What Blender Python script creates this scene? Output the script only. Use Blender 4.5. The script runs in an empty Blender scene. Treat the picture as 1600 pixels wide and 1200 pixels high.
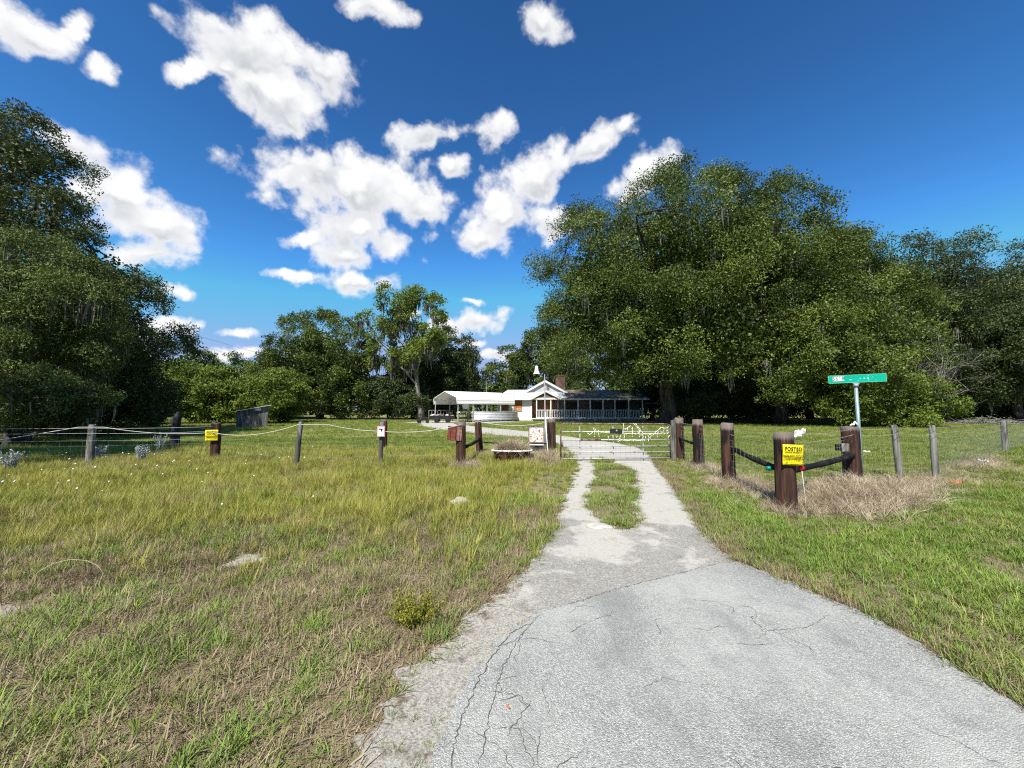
import bpy, math, random
import numpy as np
from mathutils import Vector, Matrix, Euler

scene = bpy.context.scene
R = math.radians
rng = np.random.default_rng(7)
random.seed(7)

# ------------------------------------------------------------------ camera
EYE = 1.6
cam_data = bpy.data.cameras.new("camera")
cam = bpy.data.objects.new("camera", cam_data)
scene.collection.objects.link(cam)
cam_data.sensor_width = 36.0
cam_data.lens = 13.5
cam_data.clip_start = 0.05
cam_data.clip_end = 5000.0
cam.location = (0.0, 0.0, EYE)
cam.rotation_euler = (R(90.0 + 3.81), 0.0, 0.0)
scene.camera = cam

# ------------------------------------------------------------------ light
SUN_ELEV = 52.0
SUN_AZ = 18.0              # shadows fall away from the camera, this far to the right
SUN_STRENGTH = 4.6
SKY_STRENGTH = 0.11
EXPOSURE = 0.75

sun_data = bpy.data.lights.new("sun", 'SUN')
sun_data.energy = SUN_STRENGTH
sun_data.angle = R(0.53)
sun_data.color = (1.0, 0.955, 0.88)
sun = bpy.data.objects.new("sun", sun_data)
scene.collection.objects.link(sun)
_d = Vector((math.sin(R(SUN_AZ)) * math.cos(R(SUN_ELEV)), math.cos(R(SUN_AZ)) * math.cos(R(SUN_ELEV)), -math.sin(R(SUN_ELEV))))
sun.rotation_euler = _d.to_track_quat('-Z', 'Y').to_euler()
sun.location = (-10, -20, 40)

scene.view_settings.view_transform = 'Standard'
scene.view_settings.look = 'None'
scene.view_settings.gamma = 1.0
scene.view_settings.use_curve_mapping = False
scene.view_settings.exposure = EXPOSURE
scene.render.engine = 'CYCLES'
scene.cycles.use_denoising = False
scene.cycles.filter_width = 1.15
scene.cycles.max_bounces = 6
scene.cycles.diffuse_bounces = 3
scene.cycles.glossy_bounces = 2
scene.cycles.transmission_bounces = 3
scene.cycles.transparent_max_bounces = 6
scene.cycles.caustics_reflective = False
scene.cycles.caustics_refractive = False

# ------------------------------------------------------------------ node helper
class NT:
    """small wrapper to write node trees shortly"""
    def __init__(self, tree):
        self.t = tree
    def n(self, typ, **kw):
        nd = self.t.nodes.new(typ)
        for k, v in kw.items():
            setattr(nd, k, v)
        return nd
    def link(self, a, b):
        self.t.links.new(a, b)
    def put(self, sock, v):
        if isinstance(v, bpy.types.NodeSocket):
            self.t.links.new(v, sock)
        else:
            sock.default_value = v
    def math(self, op, a, b=None, c=None, clamp=False):
        nd = self.n('ShaderNodeMath', operation=op, use_clamp=clamp)
        self.put(nd.inputs[0], a)
        if b is not None: self.put(nd.inputs[1], b)
        if c is not None: self.put(nd.inputs[2], c)
        return nd.outputs[0]
    def vmath(self, op, a, b=None, out=0):
        nd = self.n('ShaderNodeVectorMath', operation=op)
        self.put(nd.inputs[0], a)
        if b is not None: self.put(nd.inputs[1], b)
        return nd.outputs[out]
    def noise(self, vec, scale, detail=4.0, rough=0.55, dist=0.0, out='Fac'):
        nd = self.n('ShaderNodeTexNoise')
        if vec is not None: self.link(vec, nd.inputs['Vector'])
        nd.inputs['Scale'].default_value = scale
        nd.inputs['Detail'].default_value = detail
        nd.inputs['Roughness'].default_value = rough
        nd.inputs['Distortion'].default_value = dist
        return nd.outputs[out]
    def voronoi(self, vec, scale, feature='F1', out='Distance'):
        nd = self.n('ShaderNodeTexVoronoi', feature=feature)
        if vec is not None: self.link(vec, nd.inputs['Vector'])
        nd.inputs['Scale'].default_value = scale
        return nd.outputs[out]
    def mapping(self, vec, loc=(0, 0, 0), rot=(0, 0, 0), scale=(1, 1, 1), typ='POINT'):
        nd = self.n('ShaderNodeMapping', vector_type=typ)
        self.link(vec, nd.inputs['Vector'])
        nd.inputs['Location'].default_value = loc
        nd.inputs['Rotation'].default_value = rot
        nd.inputs['Scale'].default_value = scale
        return nd.outputs[0]
    def rng(self, v, a, b, c=0.0, d=1.0, smooth=True):
        nd = self.n('ShaderNodeMapRange', interpolation_type='SMOOTHSTEP' if smooth else 'LINEAR')
        self.put(nd.inputs['Value'], v)
        for k, x in zip(('From Min', 'From Max', 'To Min', 'To Max'), (a, b, c, d)):
            self.put(nd.inputs[k], x)
        return nd.outputs[0]
    def mix(self, f, a, b, mode='MIX'):
        nd = self.n('ShaderNodeMix', data_type='RGBA', blend_type=mode)
        self.put(nd.inputs[0], f)
        for s, v in ((nd.inputs[6], a), (nd.inputs[7], b)):
            if not isinstance(v, bpy.types.NodeSocket) and len(v) == 3: v = (*v, 1.0)
            self.put(s, v)
        return nd.outputs[2]
    def ramp(self, f, stops, mode='LINEAR'):
        nd = self.n('ShaderNodeValToRGB')
        nd.color_ramp.interpolation = mode
        e = nd.color_ramp.elements
        while len(e) < len(stops): e.new(0.5)
        for el, (p, c) in zip(e, stops):
            el.position = p
            el.color = (*c, 1.0) if len(c) == 3 else c
        self.link(f, nd.inputs[0])
        return nd.outputs[0]

# ------------------------------------------------------------------ world: sky with fair-weather clouds
CLOUDS = [
    (-0.681, 0.503, 0.532, -1.007, -0.25, 0.746, 0.044, 0.026), (-0.646, 0.522, 0.557, -0.835, -0.597, 0.396, 0.028, 0.012),
    (-0.64, 0.56, 0.525, -0.982, 0.383, 1.09, 0.021, 0.018), (-0.466, 0.618, 0.633, -0.915, -0.127, 0.484, 0.088, 0.048),
    (-0.433, 0.684, 0.588, -0.98, 0.01, 0.533, 0.063, 0.055), (-0.356, 0.684, 0.636, -0.913, 0.093, 0.511, 0.071, 0.041),
    (-0.541, 0.612, 0.577, -0.772, -0.62, 0.153, 0.048, 0.015), (-0.494, 0.589, 0.64, -0.83, -0.357, 0.351, 0.042, 0.021),
    (-0.428, 0.708, 0.563, -0.965, -0.258, 0.338, 0.039, 0.03), (-0.46, 0.652, 0.603, -0.959, -0.024, 0.555, 0.066, 0.049),
    (-0.496, 0.623, 0.605, -0.888, -0.34, 0.373, 0.039, 0.028), (-0.253, 0.644, 0.722, -0.77, -0.123, 0.2, 0.061, 0.02),
    (0.046, 0.678, 0.733, -0.747, 0.227, 0.14, 0.058, 0.028), (-0.353, 0.801, 0.484, -1.114, -0.065, 0.274, 0.183, 0.081),
    (-0.405, 0.765, 0.501, -1.06, -0.196, 0.308, 0.108, 0.051), (-0.228, 0.852, 0.472, -1.109, -0.091, 0.166, 0.081, 0.063),
    (-0.349, 0.848, 0.399, -1.195, 0.037, 0.342, 0.118, 0.051), (-0.458, 0.811, 0.363, -1.201, -0.18, 0.419, 0.045, 0.017),
    (-0.374, 0.858, 0.351, -1.221, -0.128, 0.321, 0.077, 0.025), (-0.179, 0.789, 0.588, -0.939, -0.176, 0.039, 0.085, 0.03),
    (-0.122, 0.83, 0.544, -1.008, -0.054, 0.082, 0.049, 0.026), (-0.023, 0.886, 0.464, -1.022, -0.479, -0.317, 0.102, 0.073),
    (0.051, 0.845, 0.533, -0.913, -0.475, -0.47, 0.111, 0.059), (-0.035, 0.798, 0.601, -0.946, 0.107, 0.102, 0.036, 0.041),
    (0.174, 0.801, 0.573, -0.942, -0.197, -0.411, 0.089, 0.031), (-0.078, 0.908, 0.411, -1.164, -0.021, 0.045, 0.056, 0.035),
    (0.099, 0.888, 0.449, -1.127, 0.062, -0.122, 0.075, 0.046), (0.236, 0.771, 0.592, -0.875, -0.389, -0.622, 0.027, 0.016),
    (0.299, 0.802, 0.516, -1.028, -0.137, -0.489, 0.083, 0.04), (-0.697, 0.585, 0.414, -1.163, -0.013, 0.839, 0.052, 0.03),
    (-0.678, 0.638, 0.365, -1.219, 0.238, 0.874, 0.067, 0.048), (-0.646, 0.684, 0.338, -1.256, 0.045, 0.729, 0.083, 0.047),
    (-0.66, 0.696, 0.285, -1.287, -0.243, 0.65, 0.066, 0.03), (-0.645, 0.731, 0.225, -1.352, -0.077, 0.687, 0.035, 0.017),
    (-0.661, 0.733, 0.159, -1.419, -0.137, 0.686, 0.05, 0.021), (-0.572, 0.805, 0.158, -1.418, -0.108, 0.582, 0.036, 0.015),
    (-0.577, 0.808, 0.118, -1.459, -0.08, 0.581, 0.058, 0.015), (-0.616, 0.781, 0.101, -1.475, -0.077, 0.638, 0.043, 0.012),
    (-0.47, 0.833, 0.293, -1.278, -0.149, 0.441, 0.051, 0.017), (-0.357, 0.883, 0.304, -1.27, -0.104, 0.307, 0.084, 0.022),
    (-0.095, 0.97, 0.225, -1.349, -0.146, 0.019, 0.085, 0.028), (-0.163, 0.965, 0.208, -1.374, -0.028, 0.128, 0.065, 0.026),
    (-0.105, 0.979, 0.176, -1.4, -0.015, 0.086, 0.036, 0.013), (-0.027, 0.989, 0.144, -1.436, -0.0, 0.0, 0.053, 0.02),
    (-0.101, 0.958, 0.27, -1.302, -0.023, 0.081, 0.032, 0.01), (-0.253, 0.936, 0.245, -1.33, -0.059, 0.227, 0.043, 0.016),
]

world = bpy.data.worlds.new("World")
scene.world = world
world.use_nodes = True
wt = NT(world.node_tree)
world.node_tree.nodes.clear()
w_out = wt.n('ShaderNodeOutputWorld')
w_bg = wt.n('ShaderNodeBackground')
w_bg.inputs['Strength'].default_value = SKY_STRENGTH
wt.link(w_bg.outputs[0], w_out.inputs[0])
w_sky = wt.n('ShaderNodeTexSky', sky_type='NISHITA')
w_sky.sun_disc = False
w_sky.sun_elevation = R(SUN_ELEV)
w_sky.sun_rotation = R(180.0 + SUN_AZ)
w_sky.air_density = 1.0
w_sky.dust_density = 0.3
w_sky.ozone_density = 2.5
w_blue = wt.mix(1.0, w_sky.outputs[0], (0.30, 0.72, 1.06), 'MULTIPLY')
w_gam = wt.n('ShaderNodeGamma'); w_gam.inputs['Gamma'].default_value = 1.75
wt.link(w_blue, w_gam.inputs['Color'])
w_blue = wt.vmath('MINIMUM', wt.vmath('MULTIPLY', w_gam.outputs[0], (1.9, 0.7, 0.345)), (1.9, 2.75, 4.6))
w_tc = wt.n('ShaderNodeTexCoord')
w_dir = w_tc.outputs['Generated']
_wn = wt.noise(w_dir, 8.0, 5.0, 0.6, out='Color')
_wd = wt.vmath('MULTIPLY', wt.vmath('SUBTRACT', _wn, (0.5, 0.5, 0.5)), (0.075, 0.075, 0.075))
w_p = wt.vmath('ADD', w_dir, _wd)
w_f = w_g = None
for (cx, cy, cz, ex, ey, ez, s1, s2) in CLOUDS:
    m = wt.mapping(w_p, (cx, cy, cz), (ex, ey, ez), (s1, s2, max(s1, s2) * 1.3), 'TEXTURE')
    ln = wt.vmath('LENGTH', m, out=1)
    w_f = ln if w_f is None else wt.math('SMOOTH_MIN', w_f, ln, 0.3)
    if s1 * s2 > 0.0009:            # towards the top of each larger cloud
        lu = wt.vmath('LENGTH', wt.vmath('ADD', m, (0.0, -0.5, 0.0)), out=1)
        w_g = lu if w_g is None else wt.math('SMOOTH_MIN', w_g, lu, 0.3)
w_b = wt.math('ADD', wt.math('SUBTRACT', 0.62, wt.voronoi(w_p, 19.0)), wt.math('MULTIPLY', wt.math('SUBTRACT', 0.6, wt.voronoi(w_p, 43.0)), 0.45))
w_n1 = wt.noise(w_dir, 11.0, 10.0, 0.66, 0.15)
w_e = wt.math('ADD', wt.math('SUBTRACT', 1.0, w_f), wt.math('MULTIPLY', wt.math('SUBTRACT', w_n1, 0.5), 1.9))
w_e = wt.math('ADD', w_e, wt.math('MULTIPLY', w_b, 0.7))
w_a = wt.rng(w_e, -0.08, 0.62, 0.0, 0.98)
w_lit = wt.math('ADD', wt.math('SUBTRACT', w_g, w_f), wt.math('MULTIPLY', w_b, 1.1))
w_lit = wt.math('ADD', w_lit, wt.math('MULTIPLY', wt.math('SUBTRACT', w_n1, 0.5), 1.2))
w_shade = wt.math('MULTIPLY', wt.rng(w_lit, 0.75, -0.2, 0.0, 1.0), wt.rng(w_e, 0.25, 0.95, 0.0, 1.0))
w_cloud = wt.mix(w_shade, (5.5, 5.5, 5.5), (3.1, 3.25, 3.55))
w_col = wt.mix(w_a, w_blue, w_cloud)
wt.link(w_col, w_bg.inputs['Color'])

# ------------------------------------------------------------------ mesh helpers
def link(o):
    scene.collection.objects.link(o)
    return o

def tag(o, label=None, cat=None, group=None, kind=None):
    if label: o["label"] = label
    if cat: o["category"] = cat
    if group: o["group"] = group
    if kind: o["kind"] = kind
    return o

def thing(name, label, cat, loc=(0, 0, 0), rz=0.0, group=None):
    o = link(bpy.data.objects.new(name, None))
    o.location = loc
    o.rotation_euler = (0, 0, rz)
    o.empty_display_size = 0.2
    return tag(o, label, cat, group)

class MB:
    """collects shapes into one mesh"""
    def __init__(self):
        self.v, self.f, self.s = [], [], []
    def add(self, vs, fs, smooth=False):
        b = len(self.v)
        self.v += [tuple(p) for p in vs]
        self.f += [tuple(i + b for i in f) for f in fs]
        self.s += [smooth] * len(fs)
        return self
    def box(self, c, s, rot=None):
        x, y, z = s[0] / 2, s[1] / 2, s[2] / 2
        vs = [Vector(p) for p in ((-x, -y, -z), (x, -y, -z), (x, y, -z), (-x, y, -z), (-x, -y, z), (x, -y, z), (x, y, z), (-x, y, z))]
        if rot is not None:
            m = Euler(rot).to_matrix()
            vs = [m @ p for p in vs]
        vs = [p + Vector(c) for p in vs]
        return self.add(vs, [(0, 3, 2, 1), (4, 5, 6, 7), (0, 1, 5, 4), (1, 2, 6, 5), (2, 3, 7, 6), (3, 0, 4, 7)])
    def tube(self, pts, rad, n=8, caps=True, smooth=True):
        pts = [Vector(p) for p in pts]
        if not hasattr(rad, '__len__'): rad = [rad] * len(pts)
        vs, fs = [], []
        ref = None
        for i, p in enumerate(pts):
            t = (pts[min(i + 1, len(pts) - 1)] - pts[max(i - 1, 0)])
            if t.length < 1e-9: t = Vector((0, 0, 1))
            t.normalize()
            if ref is None:
                ref = Vector((1, 0, 0)) if abs(t.x) < 0.9 else Vector((0, 1, 0))
            u = (ref - t * ref.dot(t))
            if u.length < 1e-6: u = t.orthogonal()
            u.normalize(); ref = u
            w = t.cross(u)
            for k in range(n):
                a = 2 * math.pi * k / n
                vs.append(p + (u * math.cos(a) + w * math.sin(a)) * rad[i])
        for i in range(len(pts) - 1):
            for k in range(n):
                a, b = i * n + k, i * n + (k + 1) % n
                fs.append((a, b, b + n, a + n))
        self.add(vs, fs, smooth)
        if caps:
            b = len(self.v) - len(vs)
            self.f.append(tuple(b + k for k in reversed(range(n)))); self.s.append(False)
            self.f.append(tuple(b + (len(pts) - 1) * n + k for k in range(n))); self.s.append(False)
        return self
    def lathe(self, prof, n=16, c=(0, 0, 0), sx=1.0, sy=1.0, smooth=True):
        vs, fs = [], []
        for (r, z) in prof:
            for k in range(n):
                a = 2 * math.pi * k / n
                vs.append((c[0] + math.cos(a) * r * sx, c[1] + math.sin(a) * r * sy, c[2] + z))
        for i in range(len(prof) - 1):
            for k in range(n):
                a, b = i * n + k, i * n + (k + 1) % n
                fs.append((a, b, b + n, a + n))
        return self.add(vs, fs, smooth)
    def quad(self, *p):
        return self.add(p, [tuple(range(len(p)))])
    def build(self, name, mat, parent=None, bevel=0.0):
        me = bpy.data.meshes.new(name)
        me.from_pydata([tuple(p) for p in self.v], [], self.f)
        me.polygons.foreach_set('use_smooth', self.s)
        me.materials.append(mat)
        me.update()
        o = link(bpy.data.objects.new(name, me))
        if parent is not None: o.parent = parent
        if bevel:
            b = o.modifiers.new('bevel', 'BEVEL'); b.width = bevel; b.segments = 2; b.limit_method = 'ANGLE'
        return o

def np_mesh(name, co, nper, mat, tint=None):
    """mesh of many separate nper-sided faces from an array of corner points (k*nper, 3)"""
    k = len(co) // nper
    me = bpy.data.meshes.new(name)
    me.vertices.add(len(co))
    me.vertices.foreach_set('co', np.ascontiguousarray(co, dtype=np.float32).ravel())
    me.loops.add(len(co))
    me.loops.foreach_set('vertex_index', np.arange(len(co), dtype=np.int32))
    me.polygons.add(k)
    me.polygons.foreach_set('loop_start', np.arange(0, len(co), nper, dtype=np.int32))
    if tint is not None:
        a = me.attributes.new('tint', 'FLOAT', 'FACE')
        a.data.foreach_set('value', np.ascontiguousarray(tint, dtype=np.float32))
    me.materials.append(mat)
    me.update(calc_edges=True)
    return me

def unit(v):
    return v / np.maximum(np.linalg.norm(v, axis=-1, keepdims=True), 1e-9)

# ------------------------------------------------------------------ materials
def new_mat(name):
    m = bpy.data.materials.new(name)
    m.use_nodes = True
    nt = NT(m.node_tree)
    p = m.node_tree.nodes['Principled BSDF']
    p.inputs['Specular IOR Level'].default_value = 0.3
    return m, nt, p

def flat(name, col, rough=0.6, metal=0.0, spec=0.3, var=0.12, scale=6.0, bump=0.0):
    """plain colour with slight mottling"""
    m, t, p = new_mat(name)
    tc = t.n('ShaderNodeTexCoord').outputs['Object']
    f = t.noise(tc, scale, 5.0, 0.6)
    lo = tuple(c * (1 - var) for c in col); hi = tuple(min(1, c * (1 + var)) for c in col)
    t.link(t.mix(t.rng(f, 0.3, 0.7), lo, hi), p.inputs['Base Color'])
    p.inputs['Roughness'].default_value = rough
    p.inputs['Metallic'].default_value = metal
    p.inputs['Specular IOR Level'].default_value = spec
    if bump:
        b = t.n('ShaderNodeBump'); b.inputs['Strength'].default_value = bump; b.inputs['Distance'].default_value = 0.01
        t.link(t.noise(tc, scale * 6, 4.0), b.inputs['Height']); t.link(b.outputs[0], p.inputs['Normal'])
    return m

def wood(name, c1, c2, c3, topcol=None, topz=1.1, grain=(22, 22, 1.2), rough=0.8, seed=0.0, stain=4, cover=0.47):
    """long vertical grain; the cut, weathered head of a post is greyer"""
    m, t, p = new_mat(name)
    tc = t.n('ShaderNodeTexCoord').outputs['Object']
    info = t.n('ShaderNodeObjectInfo').outputs['Random']
    off = t.n('ShaderNodeCombineXYZ'); t.link(t.math('MULTIPLY', info, 40.0), off.inputs[0]); off.inputs[1].default_value = seed
    v = t.vmath('ADD', tc, off.outputs[0])
    g = t.noise(t.mapping(v, scale=grain), 1.0, 6.0, 0.65, 0.4)
    big = t.noise(t.mapping(v, scale=(stain, stain, 0.9)), 1.0, 4.0, 0.6)
    col = t.ramp(g, [(0.28, c1), (0.5, c2), (0.72, c3)])
    col = t.mix(t.rng(big, cover, cover + 0.1), col, c1)
    split = t.rng(t.noise(t.mapping(v, loc=(3.0, 1.0, 0.0), scale=(38, 38, 0.9)), 1.0, 3.0, 0.5), 0.36, 0.42)
    col = t.mix(split, tuple(c * 0.25 for c in c1), col)
    if topcol:
        z = t.n('ShaderNodeSeparateXYZ'); t.link(tc, z.inputs[0])
        f = t.rng(t.math('ADD', z.outputs[2], t.math('MULTIPLY', t.math('SUBTRACT', g, 0.5), 0.12)), topz - 0.03, topz + 0.06)
        tcol = t.mix(g, tuple(c * 0.45 for c in topcol), topcol)
        col = t.mix(t.math('MULTIPLY', f, 0.85), col, tcol)
    t.link(col, p.inputs['Base Color'])
    p.inputs['Roughness'].default_value = rough
    p.inputs['Specular IOR Level'].default_value = 0.2
    b = t.n('ShaderNodeBump'); b.inputs['Strength'].default_value = 0.6; b.inputs['Distance'].default_value = 0.012
    t.link(g, b.inputs['Height']); t.link(b.outputs[0], p.inputs['Normal'])
    return m

def rusty(name, base, amount=0.5, rough=0.55, metal=0.0, scale=9.0, rust=(0.16, 0.05, 0.02)):
    m, t, p = new_mat(name)
    tc = t.n('ShaderNodeTexCoord').outputs['Object']
    f = t.rng(t.noise(tc, scale, 6.0, 0.65), 0.62 - amount * 0.3, 0.7 - amount * 0.25)
    r = t.mix(t.noise(tc, scale * 4, 3.0), tuple(c * 0.6 for c in rust), tuple(min(1, c * 1.5) for c in rust))
    t.link(t.mix(f, base, r), p.inputs['Base Color'])
    t.link(t.mix(f, (rough,) * 3, (0.9,) * 3), p.inputs['Roughness'])
    p.inputs['Metallic'].default_value = metal
    return m

def leaf_mat(name, dark, mid, light, trans=0.3, spec=0.25, rough=0.55):
    m, t, p = new_mat(name)
    a = t.n('ShaderNodeAttribute', attribute_name='tint')
    g = t.n('ShaderNodeNewGeometry').outputs['Position']
    big = t.noise(g, 0.35, 3.0, 0.5)
    f = t.math('ADD', t.math('MULTIPLY', a.outputs['Fac'], 0.75), t.math('MULTIPLY', t.math('SUBTRACT', big, 0.5), 0.9))
    f = t.math('ADD', f, 0.1, clamp=True)
    col = t.ramp(f, [(0.0, dark), (0.45, mid), (1.0, light)])
    t.link(col, p.inputs['Base Color'])
    p.inputs['Roughness'].default_value = rough
    p.inputs['Specular IOR Level'].default_value = spec
    tr = t.n('ShaderNodeBsdfTranslucent')
    t.link(t.mix(0.5, col, (0.16, 0.2, 0.02), 'MIX'), tr.inputs['Color'])
    mx = t.n('ShaderNodeMixShader'); mx.inputs[0].default_value = trans
    t.link(p.outputs[0], mx.inputs[1]); t.link(tr.outputs[0], mx.inputs[2])
    t.link(mx.outputs[0], m.node_tree.nodes['Material Output'].inputs['Surface'])
    return m

def grass_mat(name, stops, patch_scale=0.5, dry=None, dry_amount=0.5, trans=0.15):
    """colour by blade clump (random) and by patch of ground"""
    m, t, p = new_mat(name)
    a = t.n('ShaderNodeAttribute', attribute_name='tint'); a.attribute_type = 'INSTANCER'
    g = t.n('ShaderNodeNewGeometry').outputs['Position']
    big = t.noise(g, patch_scale, 4.0, 0.6)
    f = t.math('ADD', t.math('MULTIPLY', a.outputs['Fac'], 0.6), t.math('MULTIPLY', t.math('SUBTRACT', big, 0.3), 1.0), clamp=True)
    col = t.ramp(f, stops)
    if dry:
        d = t.rng(t.noise(t.vmath('ADD', g, (31.0, 7.0, 0.0)), patch_scale * 2.2, 5.0, 0.65), 0.62 - dry_amount * 0.3, 0.72 - dry_amount * 0.2)
        d2 = t.rng(t.math('FRACT', t.math('MULTIPLY', a.outputs['Fac'], 7.31)), 0.25, 0.9)
        col = t.mix(t.math('MULTIPLY', d, d2), col, dry)
    t.link(col, p.inputs['Base Color'])
    p.inputs['Roughness'].default_value = 0.6
    p.inputs['Specular IOR Level'].default_value = 0.25
    tr = t.n('ShaderNodeBsdfTranslucent'); t.link(col, tr.inputs['Color'])
    mx = t.n('ShaderNodeMixShader'); mx.inputs[0].default_value = trans
    t.link(p.outputs[0], mx.inputs[1]); t.link(tr.outputs[0], mx.inputs[2])
    t.link(mx.outputs[0], m.node_tree.nodes['Material Output'].inputs['Surface'])
    return m

M = {}
M['post'] = wood('creosote_post', (0.012, 0.009, 0.008), (0.062, 0.029, 0.019), (0.135, 0.06, 0.037), (0.27, 0.225, 0.19), 1.16, stain=7, cover=0.5)
M['greypost'] = wood('grey_post', (0.09, 0.085, 0.075), (0.22, 0.21, 0.185), (0.34, 0.33, 0.3), None)
M['snag'] = wood('dark_snag', (0.012, 0.012, 0.014), (0.03, 0.03, 0.033), (0.07, 0.07, 0.072), None)
M['rail'] = wood('black_rail', (0.006, 0.006, 0.006), (0.02, 0.018, 0.016), (0.06, 0.05, 0.045), None, grain=(30, 30, 30))
M['redboard'] = wood('red_board', (0.1, 0.026, 0.016), (0.19, 0.055, 0.035), (0.28, 0.11, 0.08), None, grain=(3, 3, 14))
M['shedwood'] = wood('shed_boards', (0.09, 0.085, 0.08), (0.2, 0.19, 0.18), (0.3, 0.29, 0.28), None, grain=(8, 8, 0.8))
M['wire'] = flat('galvanised_wire', (0.36, 0.36, 0.35), 0.5, 0.2)
M['poletube'] = flat('lamp_pole_metal', (0.25, 0.24, 0.23), 0.5, 0.3)
M['rope'] = flat('white_rope', (0.55, 0.53, 0.44), 0.8)
M['yellowsign'] = flat('yellow_sign', (0.9, 0.72, 0.01), 0.45, var=0.04)
M['ink'] = flat('black_ink', (0.012, 0.012, 0.012), 0.6)
M['white'] = flat('white_paint', (0.8, 0.8, 0.78), 0.5, var=0.05)
M['pink'] = flat('faded_red_border', (0.62, 0.26, 0.25), 0.5)
M['dullpink'] = flat('dull_pink_scrap', (0.42, 0.29, 0.27), 0.7)
M['green_sign'] = flat('green_sign', (0.0, 0.36, 0.235), 0.35, var=0.06, scale=3.0)
M['green_pole'] = flat('sign_post_metal', (0.26, 0.36, 0.36), 0.45, 0.4)
M['red'] = flat('red_reflector', (0.5, 0.01, 0.012), 0.3)
M['teal'] = flat('teal_insulator', (0.0, 0.18, 0.14), 0.3)
M['gatetube'] = rusty('gate_tube', (0.5, 0.5, 0.48), 0.25, 0.45, 0.3)
M['gaterust'] = rusty('gate_rust', (0.2, 0.16, 0.13), 0.5, 0.8, rust=(0.1, 0.04, 0.022))
M['lights'] = flat('light_string', (0.85, 0.84, 0.74), 0.5)
M['enamel'] = rusty('white_enamel', (0.82, 0.81, 0.77), 0.08, 0.25)
M['tubbody'] = rusty('tub_iron', (0.02, 0.015, 0.013), 0.42, 0.85, rust=(0.2, 0.065, 0.025), scale=6.0)
M['flowered'] = rusty('blotched_panel', (0.72, 0.68, 0.62), 0.42, 0.6, rust=(0.3, 0.11, 0.05), scale=14.0)
M['darkmetal'] = flat('dark_metal', (0.03, 0.03, 0.03), 0.5, 0.3)
M['black'] = flat('black_rubber', (0.012, 0.012, 0.013), 0.7)
M['housewhite'] = flat('house_siding', (0.74, 0.75, 0.76), 0.6, var=0.05, scale=1.5)
M['trim'] = flat('white_trim', (0.8, 0.77, 0.72), 0.5, var=0.03)
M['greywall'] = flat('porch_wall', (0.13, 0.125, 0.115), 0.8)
M['plywood'] = flat('plywood_board', (0.27, 0.115, 0.045), 0.75, var=0.3, scale=2.0)
M['sheet'] = flat('white_sheet_metal', (0.78, 0.79, 0.77), 0.4, 0.0, var=0.04)
M['galv'] = flat('galvanised_sheet', (0.6, 0.63, 0.66), 0.4, 0.3, var=0.12, scale=2.0)
M['brickred'] = flat('old_brick', (0.1, 0.062, 0.045), 0.9, var=0.5, scale=3.0)
M['rock'] = flat('limestone', (0.42, 0.39, 0.33), 0.9, var=0.25, scale=8.0, bump=0.8)
M['sandm'] = flat('pale_sand', (0.48, 0.44, 0.37), 0.95, var=0.25, scale=7.0, bump=0.6)
M['orange'] = flat('orange_litter', (0.5, 0.17, 0.07), 0.6)
M['plastic'] = flat('pale_blue_plastic', (0.5, 0.55, 0.62), 0.3)
M['bark'] = wood('oak_bark', (0.03, 0.026, 0.022), (0.085, 0.075, 0.065), (0.16, 0.145, 0.125), None, grain=(5, 5, 0.8))
M['palebark'] = wood('pale_bark', (0.12, 0.11, 0.095), (0.26, 0.24, 0.21), (0.38, 0.36, 0.32), None, grain=(5, 5, 0.8))
M['deadwood'] = wood('dead_wood', (0.12, 0.11, 0.1), (0.28, 0.26, 0.23), (0.42, 0.4, 0.36), None, grain=(9, 9, 9))
M['moss'] = leaf_mat('spanish_moss', (0.06, 0.06, 0.048), (0.13, 0.13, 0.1), (0.22, 0.215, 0.17), 0.2)
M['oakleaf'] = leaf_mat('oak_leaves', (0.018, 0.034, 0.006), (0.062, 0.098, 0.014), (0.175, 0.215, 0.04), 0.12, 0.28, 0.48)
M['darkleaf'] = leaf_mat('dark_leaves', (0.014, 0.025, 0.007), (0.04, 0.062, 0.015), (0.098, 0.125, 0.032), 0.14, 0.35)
M['cedarleaf'] = leaf_mat('cedar_sprays', (0.028, 0.044, 0.01), (0.085, 0.12, 0.024), (0.18, 0.215, 0.05), 0.14)
M['brightleaf'] = leaf_mat('bright_leaves', (0.06, 0.095, 0.013), (0.135, 0.195, 0.028), (0.22, 0.27, 0.05), 0.25)

# ------------------------------------------------------------------ ground shape
APRON_R = [(7.5, -2.5), (4.6, -0.6), (3.5, 0.7), (2.95, 1.5), (2.75, 1.94), (2.72, 2.15), (2.75, 2.38), (2.76, 2.55), (2.77, 2.75), (2.78, 2.99), (2.68, 3.27), (2.62, 3.49), (2.52, 3.77), (2.34, 4.12)]
JOINT = [(2.34, 4.12), (2.1, 4.06), (1.6, 3.82), (1.24, 3.65), (0.9, 3.49), (0.53, 3.27), (0.33, 3.17), (0.2, 3.1)]
APRON_L = [(0.2, 3.1), (0.0, 2.86), (-0.13, 2.68), (-0.25, 2.4), (-0.31, 2.16), (-0.33, 2.0), (-0.36, 1.83), (-0.5, 1.1), (-1.1, 0.2), (-2.6, -0.9), (-5.5, -2.5)]
SAND_L = [(-6.2, -2.2), (-3.0, -0.5), (-1.5, 0.5), (-0.85, 1.2), (-0.72, 1.83), (-0.68, 2.04), (-0.65, 2.25), (-0.6, 2.52), (-0.5, 2.71), (-0.38, 2.99), (-0.26, 3.22), (0.0, 3.68), (0.2, 4.12)]
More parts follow.
